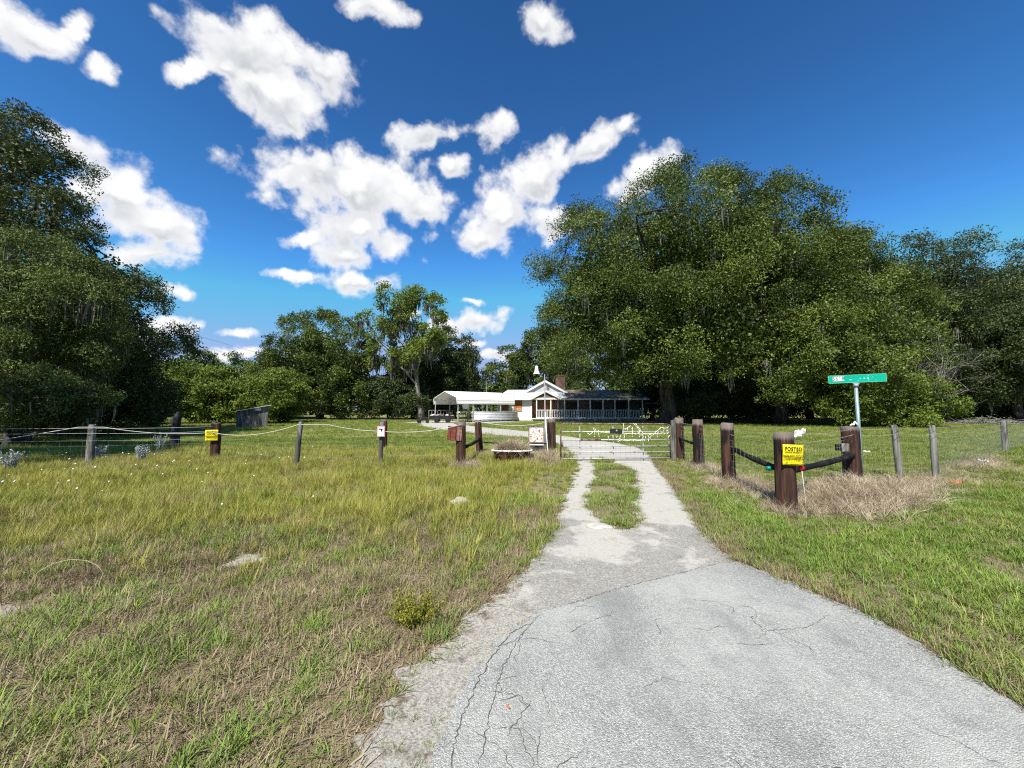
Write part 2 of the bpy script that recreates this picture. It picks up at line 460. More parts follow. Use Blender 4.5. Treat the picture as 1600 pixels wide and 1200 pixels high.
CONC_R = [(2.34, 4.12), (2.36, 4.45), (2.52, 5.24), (2.69, 5.78), (3.09, 7.25), (3.6, 9.12), (3.97, 10.59), (4.3, 11.87), (4.93, 14.0), (5.3, 16.2), (4.9, 18.6), (4.2, 20.8), (3.36, 22.5), (2.17, 26.17), (0.0, 30.2), (-3.3, 35.8), (-6.0, 42.0), (-8.0, 47.5)]
CONC_L = [(-11.0, 46.0), (-9.0, 38.0), (-5.6, 31.0), (-2.6, 26.3), (0.0, 23.4), (1.5, 20.6), (2.08, 18.3), (2.2, 16.2), (2.03, 12.96), (1.87, 10.82), (1.15, 7.82), (0.75, 6.13), (0.51, 5.05), (0.36, 4.49), (0.2, 4.12)]
MEDIAN = [(1.78, 5.46), (1.41, 5.24), (1.28, 5.62), (1.19, 6.33), (1.5, 7.52), (1.9, 8.87), (2.19, 10.26), (2.6, 12.4), (3.0, 12.6), (3.2, 10.8), (2.87, 8.87), (2.35, 7.82), (2.35, 7.25), (1.98, 6.54)]

def rough(pts, step=0.12, amp=0.03, seed=1, closed=False):
    r = random.Random(seed)
    out = []
    q = list(pts) + ([pts[0]] if closed else [])
    for a, b in zip(q[:-1], q[1:]):
        L = math.hypot(b[0] - a[0], b[1] - a[1])
        st = step * max(1.0, 0.12 * math.hypot(*a))
        n = max(1, int(L / st))
        nx, ny = -(b[1] - a[1]) / max(L, 1e-6), (b[0] - a[0]) / max(L, 1e-6)
        for i in range(n):
            k = i / n
            d = r.gauss(0, amp * max(1.0, 0.12 * math.hypot(*a))) if (i or closed) else 0.0
            out.append((a[0] + (b[0] - a[0]) * k + nx * d, a[1] + (b[1] - a[1]) * k + ny * d))
    if not closed: out.append(q[-1])
    return out

def in_poly(x, y, poly):
    inside = np.zeros(len(x), bool)
    n = len(poly)
    for i in range(n):
        x1, y1 = poly[i]; x2, y2 = poly[(i + 1) % n]
        c = ((y1 > y) != (y2 > y)) & (x < (x2 - x1) * (y - y1) / ((y2 - y1) if y2 != y1 else 1e-9) + x1)
        inside ^= c
    return inside

joint = rough(JOINT, 0.06, 0.02, 3)
apron_poly = rough(APRON_R, 0.05, 0.02, 4)[:-1] + joint[:-1] + rough(APRON_L, 0.06, 0.018, 5)
conc_poly = rough(CONC_R, 0.07, 0.02, 6) + rough(CONC_L, 0.07, 0.045, 7)[:-1] + [SAND_L[-1]] + [(0.08, 3.5), (0.0, 3.2), (0.2, 3.1)] + joint[::-1][1:-1]
sand_poly = rough(SAND_L, 0.06, 0.05, 8) + [(0.1, 3.45), (0.24, 3.14)] + [(x + 0.03, y + 0.01) for x, y in APRON_L]
median_poly = rough(MEDIAN, 0.09, 0.05, 9, True)
CENTER = np.array([(0, -2), (1.0, 2), (1.3, 4.5), (1.7, 6.5), (2.9, 11), (3.5, 15), (3.2, 19.5), (0.5, 26), (-5, 33), (-9.5, 47)], float)
CHALF = np.array([6, 2.2, 1.4, 1.3, 1.4, 1.7, 1.8, 2.2, 2.6, 3.0])

def drive_dist(x, y):
    d = np.full(np.shape(x), 1e9)
    for i in range(len(CENTER) - 1):
        a, b = CENTER[i], CENTER[i + 1]
        ab = b - a
        k = np.clip(((x - a[0]) * ab[0] + (y - a[1]) * ab[1]) / (ab @ ab), 0, 1)
        dd = np.hypot(x - a[0] - k * ab[0], y - a[1] - k * ab[1]) - (CHALF[i] * (1 - k) + CHALF[i + 1] * k)
        d = np.minimum(d, dd)
    return d

def H(x, y):
    x = np.asarray(x, float); y = np.asarray(y, float)
    w = np.clip((drive_dist(x, y) - 0.3) / 2.0, 0, 1); w = w * w * (3 - 2 * w)
    b = 0.035 * np.sin(x * 1.7 + 0.6 * y) + 0.03 * np.sin(y * 2.1 - 0.8 * x + 1.0) + 0.02 * np.sin(3.9 * x + 1.3) * np.sin(4.3 * y)
    fade = np.clip(1.3 - np.hypot(x, y) / 40.0, 0.15, 1)
    return w * b * fade

def h(x, y):
    return float(H(np.array([x]), np.array([y]))[0])

# ground sheet, denser near the camera
_k = np.linspace(-1, 1, 241)
_s = np.sign(_k) * (np.abs(_k) ** 3.4 * 1580 + np.abs(_k) * 20)
gx, gy = np.meshgrid(_s, _s + 6.0)
gz = H(gx, gy)
gv = np.stack([gx.ravel(), gy.ravel(), gz.ravel()], 1)
nn = len(_k)
gf = [(j * nn + i, j * nn + i + 1, (j + 1) * nn + i + 1, (j + 1) * nn + i) for j in range(nn - 1) for i in range(nn - 1)]

def ground_material():
    m, t, p = new_mat('ground_soil_and_turf')
    g = t.n('ShaderNodeNewGeometry').outputs['Position']
    sep = t.n('ShaderNodeSeparateXYZ'); t.link(g, sep.inputs[0])
    fine = t.noise(g, 38.0, 6.0, 0.7)
    fib = t.noise(t.mapping(g, rot=(0, 0, 0.5), scale=(90, 14, 10)), 1.0, 4.0, 0.7)
    mid = t.noise(g, 2.2, 5.0, 0.6)
    big = t.noise(g, 0.28, 4.0, 0.6)
    thatch = t.ramp(t.math('ADD', t.math('MULTIPLY', fine, 0.5), t.math('MULTIPLY', fib, 0.5)), [(0.3, (0.085, 0.064, 0.038)), (0.5, (0.24, 0.187, 0.118)), (0.7, (0.43, 0.355, 0.235))])
    green = t.ramp(fine, [(0.3, (0.05, 0.065, 0.016)), (0.5, (0.125, 0.15, 0.035)), (0.72, (0.23, 0.24, 0.08))])
    near = t.mix(t.rng(mid, 0.45, 0.7, 0.05, 0.6), thatch, green)
    field = t.ramp(t.math('ADD', t.math('MULTIPLY', fine, 0.45), t.math('MULTIPLY', mid, 0.55)), [(0.3, (0.09, 0.105, 0.025)), (0.5, (0.18, 0.19, 0.05)), (0.7, (0.29, 0.27, 0.1))])
    tan = t.mix(fine, (0.26, 0.21, 0.1), (0.42, 0.35, 0.19))
    field = t.mix(t.rng(big, 0.5, 0.66, 0.0, 0.75), field, tan)
    far = t.rng(sep.outputs[1], 9.5, 13.0)
    t.link(t.mix(far, near, field), p.inputs['Base Color'])
    p.inputs['Roughness'].default_value = 0.95
    p.inputs['Specular IOR Level'].default_value = 0.1
    b = t.n('ShaderNodeBump'); b.inputs['Strength'].default_value = 0.8; b.inputs['Distance'].default_value = 0.03
    t.link(fine, b.inputs['Height']); t.link(b.outputs[0], p.inputs['Normal'])
    return m
M['ground'] = ground_material()
me = bpy.data.meshes.new('ground'); me.from_pydata(gv.tolist(), [], gf); me.polygons.foreach_set('use_smooth', [True] * len(gf)); me.materials.append(M['ground'])
tag(link(bpy.data.objects.new('ground', me)), kind='structure')

def asphalt_material():
    m, t, p = new_mat('worn_asphalt')
    g = t.n('ShaderNodeNewGeometry').outputs['Position']
    v1 = t.voronoi(g, 150.0, out='Color')
    sp = t.n('ShaderNodeSeparateColor'); t.link(v1, sp.inputs[0])
    chips = t.ramp(sp.outputs[0], [(0.0, (0.05, 0.049, 0.044)), (0.3, (0.205, 0.202, 0.18)), (0.65, (0.41, 0.402, 0.36)), (1.0, (0.76, 0.745, 0.67))])
    d = t.rng(t.voronoi(g, 150.0), 0.25, 0.55)
    chips = t.mix(t.math('MULTIPLY', d, 0.55), chips, (0.09, 0.09, 0.092))
    big = t.noise(g, 0.9, 5.0, 0.6); mid = t.noise(g, 5.0, 4.0, 0.6)
    dusty = t.mix(t.rng(big, 0.35, 0.68, 0.3, 0.66), chips, (0.47, 0.463, 0.415))
    dusty = t.mix(t.rng(mid, 0.5, 0.75, 0.0, 0.3), dusty, (0.14, 0.137, 0.13))
    worn = t.noise(t.mapping(g, loc=(5.0, 3.0, 0), rot=(0, 0, 0.3), scale=(1.5, 0.55, 1)), 1.0, 5.0, 0.6)
    dusty = t.mix(t.rng(worn, 0.47, 0.66, 0.0, 0.42), dusty, (0.17, 0.166, 0.155))
    t.link(dusty, p.inputs['Base Color'])
    p.inputs['Roughness'].default_value = 0.85
    b = t.n('ShaderNodeBump'); b.inputs['Strength'].default_value = 0.9; b.inputs['Distance'].default_value = 0.006; b.invert = True
    t.link(t.voronoi(g, 150.0), b.inputs['Height']); t.link(b.outputs[0], p.inputs['Normal'])
    return m

def limerock_material():
    m, t, p = new_mat('old_limerock_drive')
    g = t.n('ShaderNodeNewGeometry').outputs['Position']
    sep = t.n('ShaderNodeSeparateXYZ'); t.link(g, sep.inputs[0])
    fine = t.noise(g, 60.0, 5.0, 0.7); sp = t.noise(g, 170.0, 2.0, 0.5)
    pale = t.ramp(t.math('ADD', t.math('MULTIPLY', fine, 0.6), t.math('MULTIPLY', sp, 0.4)), [(0.3, (0.26, 0.24, 0.2)), (0.5, (0.41, 0.385, 0.33)), (0.7, (0.56, 0.53, 0.46))])
    greyc = t.ramp(t.math('ADD', t.math('MULTIPLY', fine, 0.5), t.math('MULTIPLY', sp, 0.5)), [(0.3, (0.09, 0.086, 0.075)), (0.5, (0.225, 0.212, 0.182)), (0.72, (0.44, 0.415, 0.355))])
    vc = t.n('ShaderNodeSeparateColor'); t.link(t.voronoi(g, 100.0, out='Color'), vc.inputs[0])
    greyc = t.mix(0.45, greyc, t.ramp(vc.outputs[0], [(0.0, (0.06, 0.057, 0.05)), (0.5, (0.23, 0.218, 0.19)), (1.0, (0.55, 0.52, 0.45))]))
    patch = t.noise(t.mapping(g, loc=(3.1, 1.7, 0)), 1.05, 5.0, 0.55, 0.3)
    nearer = t.rng(sep.outputs[1], 3.4, 8.5, 0.13, -0.14)
    f = t.rng(t.math('ADD', t.math('ADD', patch, nearer), t.math('MULTIPLY', t.math('SUBTRACT', t.noise(g, 9.0, 4.0, 0.6), 0.5), 0.16)), 0.52, 0.6)
    base = t.mix(t.math('MULTIPLY', f, 0.85), pale, greyc)
    st = t.rng(t.noise(t.mapping(g, loc=(9.0, 2.0, 0)), 2.6, 6.0, 0.65), 0.54, 0.7, 0.0, 0.5)
    t.link(t.mix(st, base, (0.15, 0.125, 0.09)), p.inputs['Base Color'])
    p.inputs['Roughness'].default_value = 0.92
    b = t.n('ShaderNodeBump'); b.inputs['Strength'].default_value = 0.6; b.inputs['Distance'].default_value = 0.008
    t.link(fine, b.inputs['Height']); t.link(b.outputs[0], p.inputs['Normal'])
    return m

def sand_material():
    m, t, p = new_mat('gritty_sand')
    g = t.n('ShaderNodeNewGeometry').outputs['Position']
    fine = t.noise(g, 75.0, 5.0, 0.75); mid = t.noise(g, 6.0, 5.0, 0.65)
    c = t.ramp(fine, [(0.32, (0.13, 0.11, 0.085)), (0.48, (0.36, 0.33, 0.27)), (0.68, (0.58, 0.55, 0.48))])
    soil = t.ramp(fine, [(0.3, (0.06, 0.045, 0.03)), (0.7, (0.22, 0.17, 0.11))])
    t.link(t.mix(t.rng(mid, 0.54, 0.66, 0.0, 0.8), c, soil), p.inputs['Base Color'])
    p.inputs['Roughness'].default_value = 0.95
    b = t.n('ShaderNodeBump'); b.inputs['Strength'].default_value = 1.0; b.inputs['Distance'].default_value = 0.012
    t.link(t.math('ADD', fine, mid), b.inputs['Height']); t.link(b.outputs[0], p.inputs['Normal'])
    return m
M['asphalt'] = asphalt_material(); M['limerock'] = limerock_material(); M['sand'] = sand_material()

def slab(name, poly, z, mat, depth=0.05):
    n = len(poly)
    mb = MB()
    mb.add([(x, y, z) for x, y in poly] + [(x, y, z - depth) for x, y in poly], [tuple(range(n))] + [(i, i + n, (i + 1) % n + n, (i + 1) % n) for i in range(n)])
    o = mb.build(name, mat)
    bm_fix(o)
    return tag(o, kind='structure')

import bmesh
def bm_fix(o):
    bm = bmesh.new(); bm.from_mesh(o.data)
    bmesh.ops.triangulate(bm, faces=[f for f in bm.faces if len(f.verts) > 4])
    bmesh.ops.recalc_face_normals(bm, faces=bm.faces)
    bm.to_mesh(o.data); bm.free()

def area(p):
    return sum(a[0] * b[1] - b[0] * a[1] for a, b in zip(p, p[1:] + p[:1])) / 2
def ccw(p):
    return p if area(p) > 0 else p[::-1]
slab('sand_shoulder', ccw(sand_poly), 0.006, M['sand'])
slab('driveway', ccw(conc_poly), 0.012, M['limerock'])
road_apron = slab('road_apron', ccw(apron_poly), 0.018, M['asphalt'])
slab('median_soil', ccw(median_poly), 0.017, M['ground'], 0.02)

def crack(pts, w, parent, z, seed):
    r = random.Random(seed)
    q = rough(pts, 0.02, 0.006, seed)
    mb = MB(); vs = []; fs = []
    for i, (x, y) in enumerate(q):
        a = q[max(i - 1, 0)]; b = q[min(i + 1, len(q) - 1)]
        L = math.hypot(b[0] - a[0], b[1] - a[1]) or 1
        nx, ny = -(b[1] - a[1]) / L, (b[0] - a[0]) / L
        k = i / max(1, len(q) - 1)
        ww = w * (0.35 + r.random()) * min(1, 5 * k + 0.2, 5 * (1 - k) + 0.2) / 2
        vs += [(x + nx * ww, y + ny * ww, z), (x - nx * ww, y - ny * ww, z)]
        if i: fs.append((2 * i - 2, 2 * i - 1, 2 * i + 1, 2 * i))
    mb.add(vs, fs)
    return mb.build('crack', M['cracks'], parent)
M['cracks'] = flat('crack_dirt', (0.1, 0.09, 0.075), 0.95)
for i, (pts, w) in enumerate([
    ([(x, y + 0.004) for x, y in JOINT], 0.011),
    ([(0.19, 3.0), (0.0, 2.84), (-0.13, 2.58), (-0.21, 2.3), (-0.26, 2.08), (-0.28, 1.7)], 0.013),
    ([(0.25, 3.14), (0.11, 2.9), (0.0, 2.64), (-0.07, 2.4), (-0.11, 2.16), (-0.16, 1.7)], 0.009),
    ([(-0.13, 2.66), (-0.04, 2.7), (0.05, 2.78), (0.12, 2.9)], 0.008),
    ([(1.31, 2.9), (1.4, 2.86), (1.51, 2.92), (1.57, 2.9)], 0.008),
    ([(1.51, 2.71), (1.61, 2.69), (1.75, 2.7)], 0.01),
    ([(1.66, 2.75), (1.83, 2.86), (2.02, 2.88), (2.14, 2.9), (2.46, 3.08)], 0.007),
    ([(-0.25, 2.4), (-0.14, 2.27), (0.0, 2.25), (0.12, 2.12)], 0.006),
    ([(0.73, 2.29), (0.91, 2.38), (0.97, 2.34), (1.2, 2.3)], 0.005),
    ([(-0.2, 2.0), (-0.05, 1.9), (0.05, 1.7)], 0.007),
]):
    crack(pts, w * 0.45, road_apron, 0.0225, 40 + i)
_r = random.Random(12)
for i in range(26):          # fine crazing, mostly along the broken left edge
    if i < 16:
        y0 = _r.uniform(1.5, 3.0); x0 = np.interp(y0, [1.5, 2.4, 3.0], [-0.2, -0.12, 0.2]) + _r.uniform(-0.05, 0.4)
    else:
        x0, y0 = _r.uniform(0.4, 2.4), _r.uniform(1.5, 3.4)
    a = _r.uniform(0, 6.28); p = [(x0, y0)]
    for _ in range(4):
        a += _r.gauss(0, 0.6); p.append((p[-1][0] + math.cos(a) * 0.07, p[-1][1] + math.sin(a) * 0.07))
    if in_poly(np.array([q[0] for q in p]), np.array([q[1] for q in p]), apron_poly).all():
        crack(p, 0.0032, road_apron, 0.0222, 80 + i)

# patches of bare sand in the verge
def mound(name, x, y, rx, ry, hgt, mat, rot=0.0, seed=0, n=26, rings=5, base=-0.02):
    r = random.Random(seed)
    ang = [1 + 0.22 * math.sin(3 * 2 * math.pi * k / n + seed) + r.uniform(-0.14, 0.14) for k in range(n)]
    vs = [(x, y, h(x, y) + hgt)]; fs = []
    for i in range(1, rings + 1):
        q = i / rings
        for k in range(n):
            a = 2 * math.pi * k / n
            px, py = math.cos(a) * rx * q * ang[k], math.sin(a) * ry * q * ang[k]
            X = x + px * math.cos(rot) - py * math.sin(rot); Y = y + px * math.sin(rot) + py * math.cos(rot)
            z = h(X, Y) + (hgt - base) * math.cos(q * math.pi / 2) ** 1.2 + base + r.uniform(-1, 1) * hgt * 0.12
            vs.append((X, Y, z))
    for k in range(n): fs.append((0, 1 + k, 1 + (k + 1) % n))
    for i in range(rings - 1):
        for k in range(n):
            a = 1 + i * n + k; b = 1 + i * n + (k + 1) % n
            fs.append((a, a + n, b + n, b))
    mb = MB(); mb.add(vs, fs, True)
    return mb.build(name, mat)
SANDS = [(-2.85, 4.3, 0.34, 0.2, 0.03), (-4.1, 3.15, 0.5, 0.26, 0.012), (-3.2, 3.4, 0.3, 0.08, 0.008)]
for i, (x, y, rx, ry, hh) in enumerate(SANDS):
    tag(mound('sand_patch', x, y, rx, ry, hh, M['sand'], 0.15, i + 2), kind='structure')

# ------------------------------------------------------------------ fence posts
def post_mesh(rad, hgt, seed, square=False, n=16, lean=(0, 0), chamfer=0.012, flare=0.0):
    r = random.Random(seed)
    mb = MB(); vs = []; fs = []
    zs = [-0.25, 0.0, hgt * 0.25, hgt * 0.5, hgt * 0.75, hgt - chamfer * 2, hgt]
    wob = [1 + r.uniform(-0.1, 0.08) for _ in range(n)]
    for i, z in enumerate(zs):
        k = max(0, z / hgt)
        rr = rad * (1.04 - 0.06 * k) + flare * (1 - k) ** 3
        if i == len(zs) - 1: rr -= chamfer
        ox, oy = lean[0] * k + r.uniform(-0.006, 0.006), lean[1] * k + r.uniform(-0.006, 0.006)
        for q in range(n):
            a = 2 * math.pi * (q + 0.5) / n
            f = wob[q] + r.uniform(-0.015, 0.015)
            if square: f *= 1.0 / max(abs(math.cos(a)), abs(math.sin(a))) * 0.93
            vs.append((ox + math.cos(a) * rr * f, oy + math.sin(a) * rr * f, z + (r.uniform(-0.012, 0.012) if i >= len(zs) - 2 else 0)))
    for i in range(len(zs) - 1):
        for q in range(n):
            a, b = i * n + q, i * n + (q + 1) % n
            fs.append((a, b, b + n, a + n))
    mb.add(vs, fs, not square)
    b = (len(zs) - 1) * n
    vs2 = vs[b:] + [(lean[0], lean[1], hgt - 0.006)]
    mb.add(vs2, [(q, (q + 1) % n, n) for q in range(n)])
    return mb

def fence_post(name, label, x, y, rad, hgt, mat, seed, square=False, lean=(0, 0), rz=0.0, flare=0.0, group='fence posts'):
    o = post_mesh(rad, hgt, seed, square, lean=lean, flare=flare).build(name, mat)
    o.location = (x, y, h(x, y)); o.rotation_euler = (0, 0, rz)
    return tag(o, label, 'post', group)

fence_post('fence_post', 'weathered grey round post wrapped by the white rope, at the left edge of the fence', -12.04, 11.06, 0.085, 1.17, M['greypost'], 1, lean=(0.02, 0.0))
fence_post('fence_post', 'dark brown post carrying the small yellow posted notice', -9.32, 12.16, 0.115, 1.19, M['post'], 2, square=True, rz=0.3)
fence_post('fence_post', 'thin grey post leaning sideways in the tall grass with rope looped over it', -5.71, 10.26, 0.062, 1.24, M['greypost'], 3, lean=(0.1, 0.0))
fence_post('fence_post', 'thin grey post with white warning sign nailed to its top', -3.67, 10.82, 0.058, 1.22, M['greypost'], 4, lean=(0.03, 0.0))
fence_post('fence_post', 'stout brown post standing just behind the white warning sign', -4.88, 14.72, 0.12, 1.22, M['post'], 5)
fence_post('fence_post', 'thick brown corner post holding the square red board', -1.46, 11.06, 0.135, 1.28, M['post'], 6)
fence_post('fence_post', 'thick brown post behind the red board post, joined to it by a black rail', -1.11, 13.5, 0.125, 1.27, M['post'], 7, lean=(-0.08, 0.0))
fence_post('fence_post', 'brown gate post beside the white plastic stake', 1.36, 13.32, 0.15, 1.28, M['post'], 8)
fence_post('fence_post', 'slim pale grey post where the gate latches', 5.08, 12.16, 0.062, 1.27, M['greypost'], 9, square=True)
fence_post('fence_post', 'thick brown post with pale sawn top right beside the pale latch post', 5.34, 12.35, 0.135, 1.34, M['post'], 10)
fence_post('fence_post', 'reddish brown post standing alone between the gate and the driveway bend', 5.2, 10.82, 0.14, 1.31, M['post'], 11)
fence_post('fence_post', 'thick brown post at the far end of the sloping black brace rail', 4.65, 8.35, 0.13, 1.3, M['post'], 12)
fence_post('fence_post', 'thickest brown corner post carrying the large yellow posted sign', 4.38, 6.25, 0.145, 1.27, M['post'], 13)
fence_post('fence_post', 'thick brown post in front of the green street sign pole', 7.3, 8.35, 0.155, 1.24, M['post'], 14)
fence_post('fence_post', 'leaning grey post, first to the right of the street sign', 8.7, 8.72, 0.062, 1.22, M['greypost'], 15, lean=(-0.07, 0))
fence_post('fence_post', 'upright grey post above the scrap of orange litter', 9.58, 8.8, 0.058, 1.24, M['greypost'], 16)
fence_post('fence_post', 'farthest grey post near the right edge of the photo', 18.48, 14.5, 0.085, 1.19, M['greypost'], 17)

# dark broken tree snag used as a post
mb = MB()
mb.tube([(0, 0, -0.2), (0.02, 0, 0.1), (0.05, 0, 0.6), (0.06, 0, 1.05), (0.1, 0, 1.3), (0.12, 0, 1.5)], [0.27, 0.2, 0.15, 0.16, 0.13, 0.05], 12)
mb.tube([(0.05, 0, 1.0), (-0.1, 0.02, 1.18), (-0.16, 0.02, 1.28)], [0.12, 0.09, 0.05], 9)
mb.tube([(0.0, 0, -0.1), (-0.3, 0.05, 0.0), (-0.5, 0.1, -0.08)], [0.15, 0.09, 0.03], 8)
mb.tube([(0.0, 0, -0.1), (0.32, -0.02, 0.0), (0.5, -0.1, -0.08)], [0.15, 0.09, 0.03], 8)
o = mb.build('tree_snag', M['snag']); o.location = (-14.14, 16.18, 0)
tag(o, 'dark grey broken tree snag standing in the shaded grass', 'snag')

# ------------------------------------------------------------------ rails between posts
def rail(label, a, b, rad, mat=None, n=10, name='fence_rail'):
    a, b = Vector(a), Vector(b)
    mb = MB()
    k = 6
    pts = [a.lerp(b, i / k) - Vector((0, 0, 0.02 * math.sin(math.pi * i / k))) for i in range(k + 1)]
    mb.tube(pts, [rad * (1 + 0.12 * math.sin(i * 2.3)) for i in range(k + 1)], n)
    return tag(mb.build(name, mat or M['rail']), label, 'rail', 'fence rails')
rail('black pole rail sloping down to the large yellow posted sign post', (4.7, 8.24, 0.77), (4.4, 6.38, 0.62), 0.05)
rail('black pole rail rising from the large posted sign post toward the street sign', (4.5, 6.36, 0.6), (7.22, 8.24, 0.62), 0.052)
rail('short black rail between the red board post and the post behind it', (-1.4, 11.18, 0.5), (-1.12, 13.38, 0.58), 0.05)
rail('thin dark rail running behind the old bathtub', (-1.0, 13.55, 0.45), (1.24, 13.45, 0.42), 0.02)
rail('short thin dark brace between the two posts right of the gate', (5.3, 12.25, 0.72), (5.2, 10.94, 0.62), 0.035)

# ------------------------------------------------------------------ wires and rope
def sagline(a, b, sag, n=10):
    a, b = Vector(a), Vector(b)
    return [a.lerp(b, i / n) - Vector((0, 0, sag * 4 * (i / n) * (1 - i / n))) for i in range(n + 1)]

def barbed(pts, rad=0.0035, sag=0.02, parent=None, barbs=True, mat=None):
    mb = MB()
    path = []
    for a, b in zip(pts[:-1], pts[1:]):
        path += sagline(a, b, sag, 8)[:-1]
    path.append(Vector(pts[-1]))
    mb.tube(path, rad, 5)
    if barbs:
        r = random.Random(3)
        for a, b in zip(path[:-1], path[1:]):
            L = (b - a).length
            for k in range(int(L / 0.16)):
                p = a.lerp(b, (k + 0.5) * 0.16 / L)
                for s in (-1, 1):
                    d = Vector((r.uniform(-0.5, 0.5), r.uniform(-0.5, 0.5), s)).normalized() * 0.018
                    mb.tube([p - d, p + d], 0.0018, 3, caps=False)
    return mb.build('wire', mat or M['wire'], parent)

def woven(mb, a, b, z0, z1, step=0.152, rows=None, rad=0.0017):
    a, b = Vector(a), Vector(b)
    L = (b - a).length
    n = max(1, int(L / step))
    rows = rows or [z0, z0 + .1, z0 + .21, z0 + .33, z0 + .46, z0 + .6, z0 + .76, z1]
    for z in rows:
        if z <= z1 + 1e-6: mb.tube([(a.x, a.y, a.z + z), (b.x, b.y, b.z + z)], rad, 4, caps=False)
    for i in range(n + 1):
        p = a.lerp(b, i / n)
        mb.tube([(p.x, p.y, p.z + z0), (p.x, p.y, p.z + z1)], rad, 4, caps=False)

FR = [(5.34, 12.35), (5.2, 10.82), (4.65, 8.35), (4.38, 6.25), (7.3, 8.35), (8.68, 8.72), (9.6, 8.8), (18.48, 14.5), (29.0, 21.0)]
wf = thing('wire_fence', 'galvanised wire fence with barbed top strands right of the gate', 'fence', (0, 0, 0))
barbed([(x, y - 0.1, 1.19) for x, y in FR], sag=0.03, parent=wf)
barbed([(x, y - 0.11, 1.07) for x, y in FR], sag=0.04, parent=wf)
mb = MB()
for (a, b) in zip(FR[:-1], FR[1:]):
    woven(mb, (a[0], a[1] + 0.05, 0), (b[0], b[1] + 0.05, 0), 0.06, 0.95)
tag(mb.build('woven_mesh', M['wire'], wf), kind='stuff')

FL = [(-26.0, 10.2), (-12.04, 11.06), (-9.32, 12.16), (-5.68, 10.26), (-3.66, 10.82), (-1.46, 11.06)]
wl = thing('wire_fence', 'thin plain wire strands strung along the grassy fence line left of the gate', 'fence', (0, 0, 0))
barbed([(x, y - 0.13, 1.07) for x, y in FL[:3]], 0.005, 0.02, wl, False)
barbed([(x, y - 0.13, 0.93) for x, y in FL[:3]], 0.005, 0.03, wl, False)
barbed([(x, y - 0.13, 0.72) for x, y in FL[:3]], 0.0025, 0.03, wl, False)
mb = MB()
for a, b in zip(FL[:-1], FL[1:]):
    woven(mb, (a[0], a[1] + .08, 0), (b[0], b[1] + .08, 0), 0.06, 0.7, 0.3, [0.06, 0.3, 0.55, 0.7], 0.0013)
tag(mb.build('woven_mesh', M['wire'], wl), kind='stuff')
mb = MB()
woven(mb, (-1.3, 13.5, 0), (1.25, 13.4, 0), 0.06, 0.95)
o = mb.build('wire_fence', M['wire'])
tag(o, 'short run of woven wire behind the old bathtub', 'fence')

mb = MB()
rope = []
for a, b, s in [((-17.5, 10.6, 0.25), (-12.3, 10.95, 1.1), 0.02), ((-12.3, 10.95, 1.1), (-11.6, 10.97, 1.1), 0.0), ((-11.6, 10.97, 1.1), (-9.32, 12.0, 0.89), 0.1), ((-9.32, 12.0, 0.89), (-5.66, 10.2, 1.2), 0.17),
                ((-5.66, 10.2, 1.2), (-4.9, 10.35, 1.19), 0.0), ((-4.9, 10.35, 1.19), (-3.66, 10.74, 1.0), 0.04), ((-3.66, 10.74, 1.0), (-1.46, 10.9, 1.17), 0.1), ((-1.46, 10.9, 1.17), (-1.18, 13.36, 1.2), 0.04), ((-1.18, 13.36, 1.2), (1.22, 13.25, 1.17), 0.14)]:
    rope += sagline(a, b, s, 9)[:-1]
rope.append(Vector((1.22, 13.25, 1.17)))
mb.tube(rope, 0.009, 6)
tag(mb.build('rope', M['rope']), 'white rope sagging from post to post along the left fence', 'rope')

# ------------------------------------------------------------------ signs
def lettering(txt, size, loc, rot, mat, parent, align='CENTER', bold=0.0, name='lettering', xs=1.0):
    cu = bpy.data.curves.new(name, 'FONT')
    cu.body = txt; cu.size = size; cu.align_x = align; cu.align_y = 'CENTER'
    cu.extrude = 0.0006; cu.offset = bold; cu.space_line = 0.95; cu.space_character = 1.06
    cu.materials.append(mat)
    tmp = link(bpy.data.objects.new(name, cu))
    bpy.context.view_layer.update()
    me = bpy.data.meshes.new_from_object(tmp.evaluated_get(bpy.context.evaluated_depsgraph_get()))
    bpy.data.objects.remove(tmp)
    me.name = name
    o = link(bpy.data.objects.new(name, me))
    o.location = loc; o.rotation_euler = rot; o.scale = (xs, 1, 1); o.parent = parent
    return o

